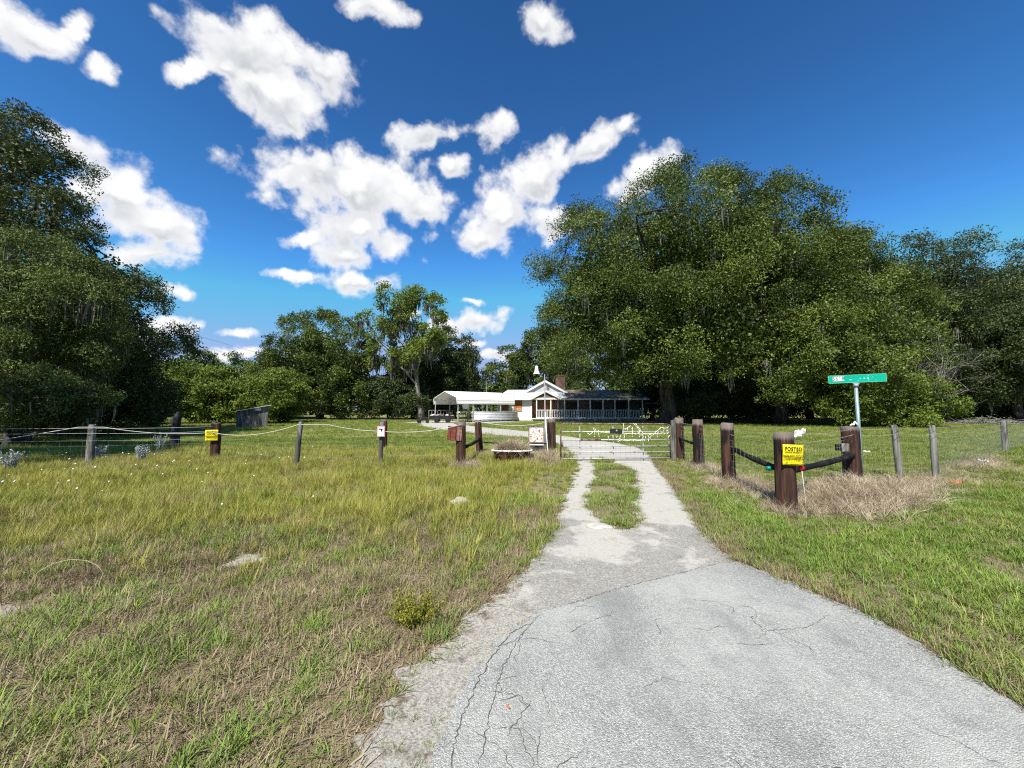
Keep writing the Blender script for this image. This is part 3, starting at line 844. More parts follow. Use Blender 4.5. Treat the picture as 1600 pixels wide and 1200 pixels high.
def posted(label, loc, rz, w, ht, tilt=0.0):
    t = thing('posted_sign', label, 'sign', loc, rz, 'yellow posted signs')
    t.rotation_euler = (0, tilt, rz)
    mb = MB()
    n = 8
    vs = []; fs = []
    for j in range(n + 1):           # slightly curled sheet
        for i in range(n + 1):
            u, v = i / n - 0.5, j / n - 0.5
            vs.append((u * w, 0.012 * (u * 2) ** 2 * (1 if u > 0 else -0.3) - 0.006 * math.sin(v * 5), v * ht))
    for j in range(n):
        for i in range(n):
            a = j * (n + 1) + i
            fs.append((a, a + 1, a + n + 2, a + n + 1))
    mb.add(vs, fs, True)
    o = mb.build('sheet', M['yellowsign'], t)
    s = o.modifiers.new('solid', 'SOLIDIFY'); s.thickness = 0.002
    RX = (R(90), 0, 0)
    y = -0.014
    lettering('POSTED', 0.25 * ht, (0, y, 0.29 * ht), RX, M['ink'], t, bold=0.0012 * w / 0.3, xs=0.86 * w / ht)
    lettering('PRIVATE PROPERTY', 0.083 * ht, (0, y, 0.135 * ht), RX, M['ink'], t, bold=0.0008, xs=w / ht)
    lettering('HUNTING, FISHING, TRAPPING OR\nTRESPASSING FOR ANY PURPOSE\nIS STRICTLY FORBIDDEN\nVIOLATORS WILL BE PROSECUTED', 0.066 * ht, (0, y, -0.12 * ht), RX, M['ink'], t, bold=0.0007, xs=0.92 * w / ht)
    mb = MB(); mb.box((0.1 * w, y, -0.37 * ht), (0.5 * w, 0.001, 0.006)); mb.box((-0.33 * w, y, -0.37 * ht), (0.1 * w, 0.001, 0.01)); mb.box((0, y, -0.455 * ht), (0.9 * w, 0.001, 0.003))
    mb.build('printed_rule', M['ink'], t)
    mb = MB()
    for sx in (-0.45, 0.45):
        mb.lathe([(0.0, 0.004), (0.008, 0.002), (0.008, 0)], 8, (0, 0, 0))
    return t
posted('large yellow posted sign on the thick corner post by the driveway', (4.4, 6.07, 0.89), R(-9), 0.3, 0.32, R(1.5))
posted('small yellow posted notice on the dark post in the left fence line', (-9.31, 11.98, 0.8), R(18), 0.33, 0.34, 0)

# white warning sign with red border
t = thing('warning_sign', 'white warning sheet with red border and black emblem on thin grey post', 'sign', (-3.63, 10.7, 1.0), R(8))
mb = MB(); mb.box((0, 0, 0), (0.21, 0.004, 0.3)); mb.build('sheet', M['pink'], t)
mb = MB(); mb.box((0, -0.004, -0.005), (0.17, 0.004, 0.25)); mb.build('face', M['white'], t)
mb = MB()
mb.add([(-0.06, -0.0075, 0.075), (-0.06, -0.0075, 0.045), (-0.005, -0.0075, 0.045), (-0.005, -0.0075, -0.01), (0.022, -0.0075, -0.01), (0.03, -0.0075, 0.04), (0.062, -0.0075, 0.052), (0.062, -0.0075, 0.075)], [(0, 1, 2, 5, 6, 7), (2, 3, 4, 5)])
mb.build('emblem', M['ink'], t)

# red board
t = thing('red_board', 'square weathered red board nailed to the thick post left of the bathtub', 'board', (-1.62, 10.9, 0.93), R(4))
t.rotation_euler = (0, R(4), R(4))
mb = MB(); mb.box((-0.07, 0, 0), (0.26, 0.022, 0.4)); mb.build('plank', M['redboard'], t, 0.004)
mb = MB(); mb.box((0.135, 0.002, -0.005), (0.145, 0.02, 0.39)); o = mb.build('plank', M['redboard'], t, 0.004); o["label"] = 'greyer worn plank'
o.data.materials.clear(); o.data.materials.append(wood('worn_red_board', (0.14, 0.06, 0.045), (0.25, 0.13, 0.1), (0.34, 0.25, 0.22), None, grain=(3, 3, 14)))

# street sign
t = thing('street_sign', 'green street name blade with white number patch on round metal pole', 'street sign', (7.95, 8.85, 0), R(-14))
mb = MB(); mb.tube([(0, 0, -0.3), (0.0, 0, 1.0), (-0.01, 0, 2.14)], 0.036, 14); mb.build('pole', M['green_pole'], t)
mb = MB(); mb.lathe([(0.0, 0.0), (0.05, 0.0), (0.052, 0.05), (0.045, 0.07), (0.0, 0.07)], 14, (-0.01, 0, 2.12)); mb.box((-0.01, 0, 2.2), (0.12, 0.05, 0.03)); mb.build('bracket', M['wire'], t)
bl = MB().box((0, 0, 0), (1.14, 0.012, 0.185)).build('blade', M['green_sign'], t, 0.004)
bl.location = (0.02, 0, 2.315); bl.rotation_euler = (0, R(-1.8), 0)
mb = MB()
for z in (-0.088, 0.088): mb.box((0, -0.0075, z), (1.12, 0.002, 0.006))
for x in (-0.563, 0.563): mb.box((x, -0.0075, 0), (0.006, 0.002, 0.17))
edge = mb.build('edge_line', flat('pale_green_edge', (0.25, 0.55, 0.4), 0.5), bl)
mb = MB(); mb.box((-0.37, -0.009, 0.01), (0.225, 0.003, 0.1)); pt = mb.build('number_patch', M['white'], bl)
lettering('5618', 0.115, (-0.37, -0.0125, 0.01), (R(90), 0, 0), flat('dark_red_ink', (0.06, 0.03, 0.05), 0.6), bl, bold=0.0004)
mb = MB()
for (x, z, w_, h_) in [(-0.13, -0.02, 0.045, 0.02), (0.06, 0.0, 0.018, 0.016), (0.14, 0.0, 0.03, 0.022), (0.21, 0.0, 0.035, 0.022), (0.215, 0.05, 0.014, 0.012), (0.215, -0.04, 0.018, 0.012), (0.3, 0.02, 0.012, 0.01), (0.36, -0.035, 0.014, 0.008), (0.02, -0.045, 0.012, 0.01)]:
    mb.box((x, -0.0085, z), (w_, 0.003, h_))
tag(mb.build('worn_letter_fragments', flat('worn_letters', (0.5, 0.72, 0.62), 0.5), bl), kind='stuff')

# bits fixed to the right-hand posts
t = thing('switch_box', 'small grey box fixed to the post in front of the street sign', 'box', (6.98, 8.2, 0.8), R(-20))
MB().box((0.05, 0, 0), (0.13, 0.09, 0.17)).build('housing', M['greypost'], t, 0.008)
MB().box((-0.06, -0.005, 0), (0.1, 0.07, 0.13)).build('bracket', M['rail'], t, 0.006)
mb = MB()
mb.tube([(-0.09, 0, 0.02), (-0.05, -0.01, 0.05), (-0.02, 0.0, 0.03), (0.02, 0.0, 0.1), (0.06, 0.01, 0.06), (0.085, 0.0, 0.02)], [0.014, 0.02, 0.018, 0.022, 0.02, 0.01], 7)
o = mb.build('rag', M['white']); o.location = (7.36, 8.3, 1.235); tag(o, 'tiny white scrap of rag on top of the post by the street sign', 'rag')
# torn white cloth tied to the corner post
r_ = random.Random(5)
mb = MB(); vs = []; fs = []
for i in range(9):
    for j in range(5):
        u, v = i / 8, j / 4
        vs.append((u * 0.15, 0.03 * math.sin(u * 9 + v * 3) - 0.02, (v - 0.5) * (0.13 if i < 3 else 0.09 * (0.5 + abs(math.sin(i * 1.3)))) + 0.05 * u + r_.uniform(-0.012, 0.012)))
for i in range(8):
    for j in range(4):
        a = i * 5 + j; fs.append((a, a + 5, a + 6, a + 1))
mb.add(vs, fs, True)
o = mb.build('cloth_scrap', M['white']); o.location = (4.5, 6.16, 1.2); s = o.modifiers.new('s', 'SOLIDIFY'); s.thickness = 0.003
tag(o, 'torn white cloth tied to the corner post above the posted sign', 'cloth')
t = thing('reflector', 'round red reflector with white cord hanging under the large posted sign', 'reflector', (4.56, 6.12, 0.685))
m_ = MB(); m_.lathe([(0.0, 0.022), (0.03, 0.018), (0.045, 0.0), (0.045, -0.012), (0.0, -0.012)], 16); o = m_.build('disc', M['red'], t); o.rotation_euler = (R(80), 0, 0)
m_ = MB(); m_.tube([(0, 0, -0.03), (0.02, 0.0, -0.3), (0.05, 0.01, -0.62), (0.07, 0.01, -0.67)], 0.006, 6); m_.build('cord', M['rope'], t)
m_ = MB(); m_.lathe([(0.0, 0.05), (0.03, 0.045), (0.042, 0.0), (0.03, -0.045), (0.0, -0.05)], 12); o = m_.build('insulator', M['teal']); o.location = (4.3, 6.5, 0.62); o.rotation_euler = (0, R(90), 0)
tag(o, 'small teal insulator on the black rail beside the posted sign post', 'insulator')

# ------------------------------------------------------------------ gate
G0 = Vector((1.5, 11.9, 0)); G1 = Vector((4.95, 12.12, 0))
GL = (G1 - G0).length
gate = thing('farm_gate', 'closed tubular metal farm gate with rusty top rail across the driveway', 'gate', G0, math.atan2(G1.y - G0.y, G1.x - G0.x))
zt = 1.17
mb = MB(); mb.tube([(0.0, 0, 0.1), (0.0, 0, zt - 0.1), (0.03, 0, zt - 0.03), (0.1, 0, zt), (GL - 0.1, 0, zt - 0.02), (GL - 0.03, 0, zt - 0.05), (GL, 0, zt - 0.12), (GL, 0, 0.1)], 0.022, 10)
mb.build('outer_frame', M['gaterust'], gate)
for z in (0.1, 0.29, 0.47, 0.67, 0.92):
    mb = MB(); mb.tube([(0.02, 0, z), (GL - 0.02, 0, z - 0.01)], 0.019, 8)
    mb.build('rail', M['gatetube'], gate)
for x in (0.6, 1.65, 2.6):
    mb = MB(); mb.box((x, 0.024, 0.62), (0.03, 0.008, 1.05)); mb.build('upright', M['gatetube'], gate)
mb = MB(); woven(mb, (0.02, 0.035, 0), (GL - 0.02, 0.035, 0), 0.08, 0.68, 0.15, [0.08, 0.15, 0.22, 0.3, 0.4, 0.5, 0.6, 0.68], 0.0022)
tag(mb.build('woven_mesh', M['wire'], gate), kind='stuff')
mb = MB(); mb.tube([(0.62, -0.015, 0.675), (1.25, -0.015, 0.665)], 0.036, 9); mb.build('rusted_sleeve', M['gaterust'], gate)
for x in (0.05, 3.42):
    mb = MB(); mb.tube([(x, 0, 0.45), (x, 0.0, 0.62)], 0.03, 8); mb.build('hinge', M['gaterust'], gate)
t = thing('gate_plaque', 'small black plaque with pale emblem hung on the gate', 'plaque', G0 + Vector((1.72, 0.06, 0.93)), math.atan2(G1.y - G0.y, G1.x - G0.x))
MB().box((0, 0, 0), (0.38, 0.02, 0.15), (0, R(3), 0)).build('plate', M['darkmetal'], t, 0.004)
mb = MB(); mb.lathe([(0, 0.004), (0.03, 0.002), (0.03, 0)], 10); o = mb.build('emblem', M['wire'], t); o.rotation_euler = (R(90), 0, 0); o.location = (0.02, -0.012, 0.02)

lines = [[(710, 120), (705, 270)], [(705, 220), (770, 200), (830, 160)], [(700, 280), (660, 340), (620, 420)], [(720, 300), (720, 400)], [(880, 130), (960, 230), (1040, 300), (1160, 310)], [(910, 120), (1000, 260)],
         [(1020, 320), (1010, 400)], [(1070, 330), (1050, 390)], [(1320, 190), (1230, 270), (1130, 370)], [(1320, 190), (1380, 205), (1440, 180)], [(1380, 200), (1350, 270)], [(1270, 250), (1260, 340)], [(1450, 320), (1420, 390)],
         [(860, 180), (855, 330)], [(240, 180), (260, 330)], [(280, 210), (230, 270), (180, 310), (140, 280)], [(310, 240), (320, 340)], [(470, 330), (470, 390)], [(545, 320), (545, 370)], [(620, 330), (600, 370)], [(780, 200), (790, 260)], [(690, 390), (640, 410)],
         [(960, 240), (970, 340)], [(1110, 320), (1110, 440)], [(1410, 230), (1415, 260)], [(250, 260), (700, 290), (1160, 300), (1450, 280)], [(640, 408), (1000, 404), (1070, 404)]]
t = thing('string_lights', 'tangled white icicle string lights draped over the gate', 'string lights', G0, math.atan2(G1.y - G0.y, G1.x - G0.x))
mb = MB(); bulbs = MB(); r_ = random.Random(9)
for l in lines:
    q = [((900 + x / 10 - 872.5) / 174 * GL, (722 - 650 - y / 10) / 59 * 1.1 + 0.06) for x, y in l]
    P = []
    for (a, b) in zip(q[:-1], q[1:]):
        n = max(2, int(math.hypot(b[0] - a[0], b[1] - a[1]) / 0.05))
        for i in range(n):
            P.append((a[0] + (b[0] - a[0]) * i / n + r_.uniform(-.012, .012), -0.03 + r_.uniform(-.02, .02), a[1] + (b[1] - a[1]) * i / n + r_.uniform(-.012, .012)))
    P.append((q[-1][0], -0.03, q[-1][1]))
    mb.tube(P, 0.007, 5)
    for p in P[1::2]:
        d = Vector((r_.uniform(-1, 1), r_.uniform(-.5, .2), r_.uniform(-1.2, .5))).normalized() * 0.035
        bulbs.tube([p, Vector(p) + d * 0.5, Vector(p) + d], [0.006, 0.011, 0.004], 5)
mb.build('cord', M['lights'], t)
tag(bulbs.build('bulbs', M['lights'], t), kind='stuff')

# ------------------------------------------------------------------ lamp on a thin pole, stake
t = thing('yard_lamp', 'white bell-shaped lamp on a thin pole beside the gate', 'lamp', (1.22, 14.2, 0))
t.scale = (0.85, 0.85, 0.98)
mb = MB(); mb.tube([(0, 0, -0.2), (0, 0, 1.0), (0.0, 0, 1.02), (-0.01, 0, 2.95)], [0.05, 0.05, 0.03, 0.024], 10); mb.build('pole', M['poletube'], t)
mb = MB(); mb.tube([(-0.01, 0, 2.9), (-0.06, 0, 3.0), (-0.2, 0, 3.07), (-0.3, 0, 3.05)], 0.014, 7); mb.build('arm', M['darkmetal'], t)
mb = MB(); mb.lathe([(0.0, 0.3), (0.05, 0.3), (0.06, 0.24), (0.085, 0.12), (0.115, 0.05), (0.15, 0.0), (0.15, -0.012), (0.1, 0.03), (0.07, 0.1), (0.0, 0.14)], 18, (-0.36, 0, 2.98)); mb.build('lamp_shade', M['white'], t)
mb = MB(); mb.lathe([(0.0, 0.1), (0.06, 0.06), (0.065, -0.02), (0.04, -0.07), (0.03, -0.12), (0.0, -0.13)], 12, (-0.36, 0, 2.98)); mb.build('bulb_cage', M['darkmetal'], t)
mb = MB(); mb.tube([(-0.03, 0, 1.5), (0.0, 0, 0.8), (0.04, 0, 0.3), (0.06, 0, -0.2)], 0.018, 8)
o = mb.build('plastic_stake', M['white']); o.location = (1.16, 13.05, 0); tag(o, 'thin white plastic stake leaning beside the gate post', 'stake')

# ------------------------------------------------------------------ bathtub planter
t = thing('bathtub', 'old white-rimmed cast iron bathtub with rusty sides full of dry grass', 'bathtub', (0.0, 11.6, 0.0), R(-4))
def oval(prof, name, mat, smooth=True, n=36):
    vs = []; fs = []
    for (a, b, z) in prof:
        for k in range(n):
            q = 2 * math.pi * k / n
            c, s = math.cos(q), math.sin(q)
            e = 0.72
            vs.append((a * math.copysign(abs(c) ** e, c), b * math.copysign(abs(s) ** e, s), z))
    for i in range(len(prof) - 1):
        for k in range(n):
            fs.append((i * n + k, i * n + (k + 1) % n, (i + 1) * n + (k + 1) % n, (i + 1) * n + k))
    mb = MB(); mb.add(vs, fs, smooth)
    return mb.build(name, mat, t)
oval([(0.36, 0.18, 0.04), (0.45, 0.25, 0.1), (0.53, 0.31, 0.25), (0.56, 0.33, 0.37)], 'body', M['tubbody'])
oval([(0.555, 0.325, 0.365), (0.6, 0.37, 0.37), (0.625, 0.39, 0.385), (0.625, 0.39, 0.405), (0.6, 0.37, 0.418), (0.56, 0.33, 0.41), (0.54, 0.31, 0.36)], 'rim', M['enamel'])
mb = MB(); mb.add([(0.545 * math.cos(2 * math.pi * k / 28), 0.315 * math.sin(2 * math.pi * k / 28), 0.345) for k in range(28)], [tuple(range(28))]); mb.build('soil', M['sand'], t)
for sx in (-0.36, 0.36):
    for sy in (-0.2, 0.2):
        mb = MB(); mb.tube([(sx * 0.85, sy * 0.8, 0.13), (sx, sy, 0.07), (sx * 1.04, sy * 1.05, -0.03)], [0.035, 0.025, 0.04], 8); mb.build('foot', M['tubbody'], t)

# rust-blotched enamel panel beside the gate post
t = thing('metal_panel', 'rust-blotched white metal panel in dark frame beside the gate post', 'panel', (0.82, 13.0, 0.0), R(-3))
MB().box((0, 0, 0.76), (0.47, 0.012, 0.5)).build('panel_face', M['flowered'], t, 0.003)
mb = MB()
for x in (-0.25, 0.25): mb.box((x, 0, 0.52), (0.03, 0.035, 1.06))
mb.box((0, 0, 1.025), (0.47, 0.035, 0.03)); mb.box((0, 0, 0.495), (0.47, 0.034, 0.028))
mb.build('frame', M['gaterust'], t)
MB().box((0, 0.0, 0.425), (0.47, 0.05, 0.035)).build('white_bar', M['white'], t)
MB().box((0, 0.03, 0.3), (0.47, 0.02, 0.2)).build('lower_panel', M['darkmetal'], t)
MB().box((0.02, 0.0, 0.15), (0.47, 0.09, 0.09)).build('base_block', M['rock'], t)

# ------------------------------------------------------------------ house
house = thing('house', 'low white house with metal roof and long railed porch under the oak', 'house', (0, 54.2, 0))
house.scale = (1.08, 1.08, 1.08)
def hp(name, mat, *boxes, bevel=0.0, parent=None):
    mb = MB()
    for c, s in boxes: mb.box(c, s)
    return mb.build(name, mat, parent or house, bevel)
def siding(mb, x0, x1, y, z0, z1, step=0.2):
    z = z0
    while z < z1 - 0.01:
        zz = min(z + step, z1)
        mb.quad((x0, y - 0.025, z), (x1, y - 0.025, z), (x1, y, zz), (x0, y, zz))
        mb.quad((x0, y, z), (x1, y, z), (x1, y - 0.025, z), (x0, y - 0.025, z))
        z = zz
hp('wall', M['housewhite'], ((0.35, 4.0, 1.45), (4.5, 7.0, 2.8)))
mb = MB(); siding(mb, -1.9, 2.6, 0.49, 0.25, 2.84); mb.build('siding', M['housewhite'], house)
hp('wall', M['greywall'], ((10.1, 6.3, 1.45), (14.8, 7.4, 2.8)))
hp('foundation', M['rock'], ((0.35, 4.0, 0.1), (4.4, 6.8, 0.3)))
hp('foundation', M['rock'], ((10.0, 4.6, 0.12), (14.9, 9.4, 0.26)))
hp('porch_floor', M['trim'], ((10.1, 1.2, 0.3), (14.9, 3.2, 0.1)))
hp('corner_trim', M['trim'], ((2.55, 0.44, 1.5), (0.14, 0.1, 2.66)))
hp('corner_trim', M['trim'], ((-1.85, 0.44, 1.5), (0.14, 0.1, 2.66)))

def roof_sheet(name, p, mat, thick=0.06, parent=None):
    mb = MB()
    a = [Vector(q) for q in p]
    n = (a[1] - a[0]).cross(a[2] - a[0]).normalized()
    if n.z < 0: n = -n
    k = len(a)
    lo = [q - n * thick for q in a]
    mb.add(a + lo, [tuple(range(k)), tuple(reversed(range(k, 2 * k)))] + [(i, i + k, (i + 1) % k + k, (i + 1) % k) for i in range(k)])
    o = mb.build(name, mat, parent or house)
    bm_fix(o)
    return o
def seams(x0, x1, y0, z0, y1, z1, step=0.6):
    mb = MB()
    x = x0 + step / 2
    while x < x1:
        mb.tube([(x, y0, z0 + 0.02), (x, y1, z1 + 0.02)], 0.02, 4, smooth=False)
        x += step
    return mb
M['metalroof'] = flat('grey_metal_roof', (0.44, 0.45, 0.45), 0.65, 0.0, var=0.12, scale=1.2)
rf = roof_sheet('roof', [(-2.3, -0.1, 2.93), (7.2, -0.1, 2.93), (7.2, 4.6, 4.3), (-0.6, 4.6, 4.3)], M['metalroof'])
M['shadelitterroof'] = flat('shaded_littered_roof', (0.13, 0.105, 0.075), 0.9, var=0.6, scale=1.6)  # oak shade put into the roof colour, together with brown leaf litter
roof_sheet('roof', [(7.2, -0.1, 2.93), (17.9, -0.1, 2.93), (17.9, 4.6, 4.3), (7.2, 4.6, 4.3)], M['shadelitterroof'])['label'] = 'roof coloured darker for the oak shade, with fallen leaves'
roof_sheet('roof', [(-0.6, 4.6, 4.3), (17.9, 4.6, 4.3), (17.9, 10.5, 2.7), (-2.3, 10.5, 2.7)], M['metalroof'])
roof_sheet('roof', [(-2.3, -0.1, 2.93), (-0.6, 4.6, 4.3), (-2.3, 10.5, 2.7)], M['metalroof'])
seams(-0.6, 7.1, -0.1, 2.95, 4.6, 4.3).build('roof_seams', M['metalroof'], rf)
hp('fascia', M['trim'], ((7.8, -0.14, 2.83), (20.2, 0.06, 0.2)))
# cross gable
mb = MB(); mb.add([(1.7, 3.2, 3.9), (7.5, 3.2, 3.9), (4.6, 3.2, 5.5), (1.7, 3.2, 3.5), (7.5, 3.2, 3.5)], [(3, 4, 1, 2, 0)]); mb.build('gable_wall', flat('grey_gable', (0.42, 0.43, 0.45), 0.6), house)
roof_sheet('roof', [(4.6, 2.9, 5.6), (7.8, 2.9, 3.82), (7.8, 9.0, 3.82), (4.6, 9.0, 5.6)], M['metalroof'])
roof_sheet('roof', [(1.4, 2.9, 3.82), (4.6, 2.9, 5.6), (4.6, 9.0, 5.6), (1.4, 9.0, 3.82)], M['metalroof'])
for s in (-1, 1):
    mb = MB(); a = Vector((4.6, 2.86, 5.52)); b = Vector((4.6 + s * 3.2, 2.86, 3.74))
    d = (b - a).normalized(); n = Vector((0, 0, 1))
    mb.add([a, b, b - n * 0.24, a - n * 0.24, a + Vector((0, .05, 0)), b + Vector((0, .05, 0)), b - n * 0.24 + Vector((0, .05, 0)), a - n * 0.24 + Vector((0, .05, 0))], [(0, 1, 2, 3), (4, 7, 6, 5), (0, 4, 5, 1), (3, 2, 6, 7)]); bm_fix(mb.build('rake_board', M['trim'], house))
hp('gable_vent', M['greywall'], ((5.0, 3.18, 4.5), (0.4, 0.05, 0.6)))
# small porch gable
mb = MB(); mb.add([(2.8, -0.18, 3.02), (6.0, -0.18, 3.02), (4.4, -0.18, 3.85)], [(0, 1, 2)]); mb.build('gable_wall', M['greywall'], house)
roof_sheet('roof', [(4.4, -0.4, 4.0), (6.4, -0.4, 2.98), (6.4, 0.9, 3.1), (4.4, 3.2, 4.0)], M['metalroof'])
roof_sheet('roof', [(2.4, -0.4, 2.98), (4.4, -0.4, 4.0), (4.4, 3.2, 4.0), (2.4, 0.9, 3.1)], M['metalroof'])
for s in (-1, 1):
    mb = MB(); a = Vector((4.4, -0.44, 3.95)); b = Vector((4.4 + s * 2.0, -0.44, 2.93)); n = Vector((0, 0, 1)); e = Vector((0, .05, 0))
    mb.add([a, b, b - n * 0.2, a - n * 0.2, a + e, b + e, b - n * 0.2 + e, a - n * 0.2 + e], [(0, 1, 2, 3), (4, 7, 6, 5), (0, 4, 5, 1), (3, 2, 6, 7)]); bm_fix(mb.build('rake_board', M['trim'], house))
hp('porch_beam', M['trim'], ((4.4, -0.2, 2.9), (4.2, 0.12, 0.22)))
PX = [3.2, 5.05, 6.85, 8.6, 10.2, 11.85, 13.4, 15.2, 17.0]
for x in PX: hp('porch_post', M['trim'], ((x, -0.1, 1.55), (0.13, 0.13, 2.46)))
for a, b in zip(PX[:-1], PX[1:]):
    rl = hp('top_rail', M['trim'], (((a + b) / 2, -0.1, 1.42), (b - a - 0.14, 0.08, 0.07)))
    hp('bottom_rail', M['trim'], (((a + b) / 2, -0.1, 0.46), (b - a - 0.14, 0.07, 0.07)))
    n = int((b - a) / 0.2)
    mb = MB()
    for i in range(1, n): mb.box((a + (b - a) * i / n, -0.1, 0.94), (0.055, 0.045, 0.88))
    tag(mb.build('balusters', M['trim'], rl), kind='stuff')
w_ = hp('window', M['plywood'], ((0.78, 0.44, 2.02), (1.1, 0.06, 1.35)))
hp('sill_board', flat('pale_plywood', (0.5, 0.25, 0.12), 0.7), ((0.95, 0.4, 1.52), (0.75, 0.04, 0.4)), parent=w_)
hp('window', M['plywood'], ((-0.9, 0.44, 2.0), (0.9, 0.06, 1.3)))
hp('window', M['plywood'], ((4.9, 2.55, 1.85), (1.6, 0.08, 1.7)))
hp('door', M['plywood'], ((3.15, 2.55, 1.45), (0.9, 0.08, 2.1)))
hp('window', M['darkmetal'], ((8.2, 2.55, 1.85), (1.6, 0.08, 1.3)))
hp('window', M['darkmetal'], ((11.6, 2.55, 1.85), (1.6, 0.08, 1.3)))
hp('window', M['darkmetal'], ((14.8, 2.55, 1.85), (1.6, 0.08, 1.3)))
hp('wall_batten', M['trim'], ((6.3, 2.55, 1.5), (0.09, 0.06, 2.5)))
ch = hp('chimney', M['brickred'], ((6.9, 4.6, 4.9), (1.3, 0.9, 2.6)))
hp('chimney_cap', M['brickred'], ((6.9, 4.6, 6.25), (1.45, 1.05, 0.16)), parent=ch)
for x, y in ((10.6, -0.7), (13.6, -0.9)):     # white tubs standing before the porch
    mb = MB(); mb.lathe([(0.0, 0.02), (0.2, 0.02), (0.27, 0.5), (0.29, 0.52), (0.25, 0.5), (0.18, 0.06), (0, 0.06)], 14)
    o = mb.build('planter', M['trim']); o.location = (x * 1.08, 53.6 + y, 0.0)
    tag(o, 'white round planter on the lawn before the porch, ' + ('nearer the middle of it' if x < 12 else 'nearer the oak trunk'), 'planter', 'white planters before the porch')
# pole lean-to right of the house, with red barrel
t = thing('lean_to', 'pale flat lean-to roof on posts between the house end and the oak trunk', 'shelter', (19.4, 57.0, 0))
for x in (0.1, 2.1): MB().box((x, -0.8, 1.25), (0.1, 0.1, 2.5)).build('post', M['greypost'], t); MB().box((x, 1.0, 1.25), (0.1, 0.1, 2.5)).build('post', M['greypost'], t)
roof_sheet('roof', [(-0.1, -1.1, 2.52), (2.4, -1.1, 2.56), (2.4, 1.3, 2.7), (-0.1, 1.3, 2.66)], M['rock'], parent=t)
mb = MB(); mb.lathe([(0, 0), (0.29, 0), (0.29, 0.28), (0.305, 0.3), (0.29, 0.32), (0.29, 0.58), (0.305, 0.6), (0.29, 0.62), (0.29, 0.88), (0.27, 0.9), (0, 0.88)], 18)
o = mb.build('barrel', flat('dull_red_paint', (0.22, 0.02, 0.02), 0.5)); o.location = (20.2, 55.6, 0); tag(o, 'dull red barrel standing at the right end of the porch', 'barrel')

# ------------------------------------------------------------------ carport
CP = Vector((-6.6, 47.0, 0)); CA = R(39)
cp = thing('carport', 'white sheet metal carport with rounded eaves left of the house', 'carport', CP, CA)
CLEN, CW = 8.8, 6.0
key = [(0, 2.3), (0, 2.95), (0.08, 3.08), (0.25, 3.17), (3.0, 3.95), (5.75, 3.17), (5.92, 3.08), (6.0, 2.95), (6.0, 2.3)]
prof = []
for a, b in zip(key[:-1], key[1:]):
    L = math.hypot(b[0] - a[0], b[1] - a[1]); n = max(1, int(L / 0.23))
    nx, nz = -(b[1] - a[1]) / L, (b[0] - a[0]) / L
    for i in range(n):
        k = i / n
        x, z = a[0] + (b[0] - a[0]) * k, a[1] + (b[1] - a[1]) * k
        prof.append((x, z))
        if n > 1:
            for kk, d in ((0.40, 0.0), (0.5, 0.03), (0.60, 0.0)):
                q = (i + kk) / n
                prof.append((a[0] + (b[0] - a[0]) * q + nx * d, a[1] + (b[1] - a[1]) * q + nz * d))
prof.append(key[-1])
mb = MB(); n = len(prof)
mb.add([(-0.15, y, z) for y, z in prof] + [(CLEN + 0.15, y, z) for y, z in prof], [(i, i + 1, i + 1 + n, i + n) for i in range(n - 1)])
o = mb.build('roof', M['sheet'], cp); s = o.modifiers.new('s', 'SOLIDIFY'); s.thickness = 0.03
mb = MB(); mb.tube([(-0.17, y, z - 0.03) for y, z in key], 0.05, 6); mb.build('end_trim', M['sheet'], cp)
for y in (0.08, CW - 0.08):
    for x in (0.05, 2.25, 4.4, 6.6, CLEN - 0.05):
        MB().box((x, y, 1.45), (0.07, 0.07, 2.95)).build('post', M['galv'], cp)
for x in (0.05, 2.25, 4.4, 6.6, CLEN - 0.05):
    mb = MB(); mb.tube([(x, 0.1, 2.9), (x, 3.0, 3.82), (x, 5.9, 2.9)], 0.03, 5); mb.build('rafter', M['galv'], cp)
mb = MB(); vs = []; fs = []
zs = np.linspace(0.22, 1.32, 45)
for z in zs:
    d = 0.025 * math.sin(z * 2 * math.pi / 0.22)
    vs += [(2.3, -0.12 + d, z), (9.4, -0.12 + d, z)]
fs = [(2 * i, 2 * i + 1, 2 * i + 3, 2 * i + 2) for i in range(len(zs) - 1)]
mb.add(vs, fs, True); o = mb.build('side_sheet', M['galv'], cp); s = o.modifiers.new('s', 'SOLIDIFY'); s.thickness = 0.01
slab('carport_pad', [(-12.8, 46.4), (-3.0, 44.8), (0.6, 51.6), (-3.2, 56.2), (-11.4, 52.8)], 0.02, M['limerock'])

# things stored under the carport
t = thing('utility_trailer', 'black utility trailer with mixed scrap heaped on it in the carport mouth', 'trailer', (-8.5, 47.0, 0), R(8))
MB().box((0, 0, 0.5), (3.0, 1.5, 0.14)).build('bed', M['black'], t)
mb = MB()
for y in (-0.73, 0.73): mb.box((0, y, 0.72), (3.0, 0.05, 0.32))
mb.build('side_rail', M['black'], t)
mb = MB(); mb.tube([(-1.5, 0, 0.45), (-2.6, 0, 0.4)], 0.05, 6); mb.tube([(-2.3, 0, 0.4), (-2.3, 0, 0.05)], 0.04, 6); mb.build('tongue', M['black'], t)
for x in (-0.6, 0.7):
    for y in (-0.85, 0.85):
        mb = MB(); mb.lathe([(0.0, -0.08), (0.14, -0.09), (0.28, -0.09), (0.33, -0.05), (0.33, 0.05), (0.28, 0.09), (0.14, 0.09), (0, 0.08)], 18); o = mb.build('wheel', M['black'], t); o.location = (x, y, 0.33); o.rotation_euler = (R(90), 0, 0)
r_ = random.Random(4)
